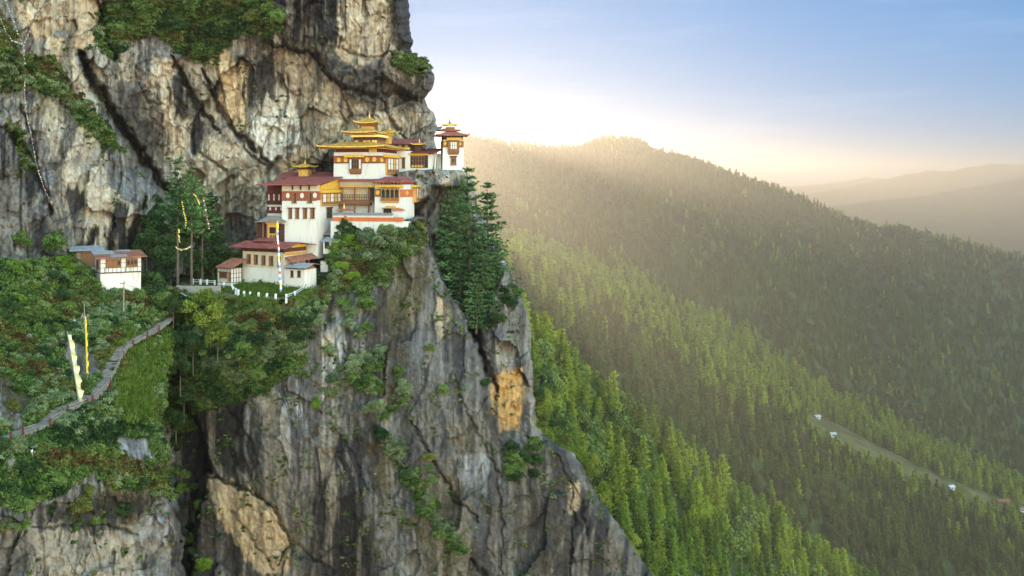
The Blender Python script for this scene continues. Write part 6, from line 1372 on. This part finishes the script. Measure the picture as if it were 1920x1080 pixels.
MB().lathe(d * .925, [(.17, 0), (.2, .3), (.16, .75), (.08, .8), (.1, .9), (.02, 1.1)], 10).build('cap', mat('yellow_cloth', bc['yellow'], .9, .12, 4), e)
FC = [mat('flag_' + n_, c_, .9, .1, 4) for n_, c_ in (('white', (.75, .75, .76)), ('blue', (.16, .28, .60)), ('yellow', (.75, .55, .08)), ('green', (.12, .28, .18)), ('red', (.55, .10, .09)))]
def flag_string(label, pts, n, size, cols, group=None, name='prayer_flag_string'):
    P = [W(*p) for p in pts]; ds = [0]
    for i in range(len(P) - 1): ds.append(ds[-1] + (P[i + 1] - P[i]).length)
    at = lambda s: Vector([np.interp(s, ds, [p[a] for p in P]) for a in range(3)])
    e = empty(name, P[0]); tag(e, label, 'prayer flags', group); r = random.Random(n)
    MB().tube([at(ds[-1] * i / 24) - P[0] for i in range(25)], .018, 4).build('cord', WOODG, e)
    fl = {}
    for i in range(n):
        c_ = cols[i % len(cols)]; p = at(ds[-1] * (i + .5) / n) - P[0]
        if c_ not in fl:
            w_ = size; b = MB(); vs = [(0, 0, 0), (w_, 0, -.1 * w_), (w_ * 1.05, .12 * w_, -w_), (.03, .1 * w_, -w_ * .95)]; b.add(vs + [(x, y + .012, z) for x, y, z in vs], [(0, 1, 2, 3), (7, 6, 5, 4), (0, 4, 5, 1), (1, 5, 6, 2), (2, 6, 7, 3), (3, 7, 4, 0)])
            o = b.build('flag', FC[c_], e); fl[c_] = o
        else: o = link(fl[c_].copy(), e)
        o.location = p; o.rotation_euler = (0, r.uniform(-.6, .6), r.uniform(-.7, .7))
dx = lambda px, py: min(surf_d(px, py), surf_d(px + 4, py + 3)) - .8
mk = lambda L: [(x, y, min(dx(x, y), 135)) for x, y in L]
flag_string('long string of tiny faded prayer flags hanging down the far left cliff', mk([(43, 83), (46, 127), (45, 173), (50, 220), (58, 254), (67, 305), (74, 330), (86, 362), (98, 384)]), 80, .13, [0, 1, 0, 2, 0, 3, 0, 4])
flag_string('left prayer flag string sagging from the left picture edge to the knot', mk([(-6, 20), (3, 40), (11, 60), (22, 75), (42, 83)]), 22, .13, [0, 1, 2, 0])
flag_string('middle prayer flag string rising steeply to the top left corner', mk([(6, -10), (22, 30), (32, 62), (43, 83)]), 26, .13, [1, 0, 0, 3, 2])
flag_string('right prayer flag string rising from the knot to the tan rock', mk([(72, 16), (63, 43), (51, 66), (43, 83)]), 18, .13, [0, 1, 0, 2])
flag_string('yellow prayer flags hanging beside the trunk of the left tall pine', [(340, 376, 139), (343, 395, 139), (347, 412, 139), (347, 428, 139)], 12, .18, [2])
flag_string('yellow prayer flags in the crown of the right tall pine', [(361, 363, 139.5), (369, 371, 139.5), (373, 384, 139.5)], 8, .18, [2])
flag_string('yellow prayer flags wound low on the trunk of the left pine', [(334, 428, 139), (334, 442, 139), (336, 454, 139)], 9, .20, [2])
flag_string('pale and yellow prayer flags strung between the two tall pine trunks', [(328, 462, 139), (338, 468, 138.5), (348, 466, 138.5), (358, 460, 139.5)], 11, .18, [0, 2, 2])
flag_string('pinkish cloth streamer hanging from the slimmer third pine', [(380, 368, 143), (384, 392, 143), (388, 412, 143), (391, 430, 143)], 14, .2, [4, 0])
g = surf(59.5, 866); e = empty('lamp_post', g); tag(e, 'stubby pale post with a small solar lamp on the slope, lower left', 'lamp')
MB().tube([(0, 0, -.3), (0, 0, 1.05)], [.13, .11], 8).build('post', CONC, e); MB().box(-.32, .3, -.04, .04, .78, .9).build('arm', WOODG, e); MB().slab([(-.05, -.15, 1.3), (.42, -.15, 1.38), (.42, .15, 1.28), (-.05, .15, 1.2)], .04).bar((0, 0, 1.0), (.15, 0, 1.25), .04).build('solar_panel', GREYR, e)
g = surf(132, 612, .5); b = MB(); b.slab([W(128, 619, g.y) - g, W(134, 619.5, g.y) - g, W(143, 601, g.y + 1) - g, W(138, 599, g.y + 1) - g], .05); o = b.build('metal_sheet', GREYR); o.location = g; tag(o, 'bent sheet of grey metal lying on the slope behind the tall prayer flags', 'metal sheet')
g = surf(160, 606, .4); b = MB(); rs = random.Random(4)
for i in range(7): a = W(150 + i * 2, 604 + rs.uniform(0, 6), g.y) - g; c_ = W(163 + rs.uniform(-12, 16), 584 + rs.uniform(0, 20), g.y + .5) - g; b.tube([a, c_], .045, 5)
o = b.build('timber_pile', WOODG); o.location = g; tag(o, 'heap of broken grey poles and planks on the slope behind the prayer flags', 'timber')
g = surf(344, 553, 1.2); b = MB(); b.slab([W(338, 549, g.y) - g, W(340, 548, g.y + .5) - g, W(351, 553, g.y + .5) - g, W(349.5, 555.5, g.y) - g], .05); o = b.build('roof_sheet', GREYR); o.location = g; tag(o, 'pale slanting roof sheet beside the top of the stone steps', 'metal sheet')
tag(MB().tube([W(438, 455, 146), W(460, 438, 148), W(482, 424, 150)], .03, 4).build('cable', TIMBD), 'thin cable slanting from the porch roof down to the long white house', 'cable')
# boulders on the slope
def boulder(px, py, rad, label, seed):
    r = np.random.default_rng(seed); bm = bmesh.new(); bmesh.ops.create_icosphere(bm, subdivisions=3, radius=1)
    pl = unit(r.normal(0, 1, (9, 3)))
    for v in bm.verts:
        d = np.array(v.co); k = 1.0
        for n_, q in zip(pl, r.uniform(.55, .95, 9)):
            t = d @ n_
            if t > 0: k = min(k, q / t)
        v.co = Vector(d * k)
    me = bpy.data.meshes.new('boulder'); bm.to_mesh(me); bm.free(); me.materials.append(STONE); p = surf(px, py); R = rad / F * p.y
    o = link(bpy.data.objects.new('boulder', me)); o.location = p; o.scale = (R * 1.2, R, R * .75); o.rotation_euler = tuple(r.uniform(-.4, .4, 3)); tag(o, label, 'rock')
for i, (x, y, r_, lab) in enumerate([(208, 591, 8, 'grey boulder lying left of the utility pole'), (212, 548, 9, 'pale boulder at the foot of the cottage base, left one'), (226, 552, 7, 'pale boulder at the foot of the cottage base, right one'), (275, 520, 12, 'rounded grey boulder right of the cottage base'), (205, 636, 10, 'grey boulder in the grass right of the yellow prayer flag'), (171, 608, 5, 'small boulder right of the broken poles'), (196, 740, 7, 'grey stone at the outer edge of the winding steps'), (50, 632, 8, 'grey boulder among shrubs at the far left')]): boulder(x, y, r_, lab, 60 + i)
# houses far down in the clearing
def far_house(px, D, w_, label, roofm, wallm, hgt=3.0, yaw=20, stilts=False):
    z = float(terrain_z(np.array([px]), np.array([D]))[0]); p = Vector(((px - 960) / F * D, D, z)); e = empty('farmhouse', p, yaw); tag(e, label, 'house', 'houses in the valley clearing')
    b0 = 2.5 if stilts else -1.5
    MB().box(-w_ / 2, w_ / 2, -2.5, 2.5, b0, b0 + hgt + (0 if stilts else 1.5)).build('wall', wallm, e); zt = b0 + hgt + (0 if stilts else 1.5)
    MB().slab([(-w_ / 2 - 1, -3.5, zt), (w_ / 2 + 1, -3.5, zt), (w_ / 2 + 1, 0, zt + 1.6), (-w_ / 2 - 1, 0, zt + 1.6)], .2).slab([(-w_ / 2 - 1, .01, zt + 1.6), (w_ / 2 + 1, .01, zt + 1.6), (w_ / 2 + 1, 3.5, zt), (-w_ / 2 - 1, 3.5, zt)], .2).build('roof', roofm, e)
    MB().box(-w_ * .25, w_ * .1, -2.56, -2.5, b0 + .8 + (0 if stilts else 1.0), b0 + 2.1 + (0 if stilts else 1.0)).build('window', PANE, e)
    if stilts:
        for x in (-w_ * .4, 0, w_ * .4): MB().bar((x, -2.2, -1.5), (x, -2.2, 2.5), .3).build('post', WOODG, e)
BLUEW = mat('pale_blue_roof', (0.50, 0.62, 0.70), .5, .1); WHITER = mat('white_metal_roof', (0.40, 0.42, 0.44), .5, .1)
far_house(1532, 1190, 6, 'small pale house at the upper end of the valley clearing', WHITER, WHITE_W, 2.2)
far_house(1560, 1085, 7, 'low white roofed house on the crest above the clearing', WHITER, WHITE_W, 2.2)
far_house(1783, 1128, 6, 'pale blue roofed hut on the valley crest', BLUEW, WHITE, 2.4)
far_house(1880, 1160, 14, 'red roofed house on tall posts at the far right of the valley crest', RUSTR, TIMB, 2.6, 10, True)
far_house(1916, 1172, 12, 'grey roofed house cut by the right edge of the picture', SLATER, WHITE_W, 2.8, 15)
# a bird over the valley
b = MB(); b.lathe((0, 0, 0), [(.02, -.3), (.09, -.12), (.11, .05), (.05, .25), (.01, .32)], 8); b.v = [(z, y, x) for x, y, z in b.v]
b.add([(-.1, 0, .02), (.14, 0, .02), (.02, .75, .22), (-.1, .7, .2), (.02, -.75, .22), (-.1, -.7, .2)], [(0, 1, 2, 3), (1, 0, 5, 4)])
o = b.build('bird', TIMBD); o.location = W(1495, 133, 330); o.rotation_euler = (0, 0, 1.2); tag(o, 'small dark bird soaring alone in the sky over the valley', 'bird')
make_haze(2.9e-4, (0.46, 0.40, 0.355), 0.64)
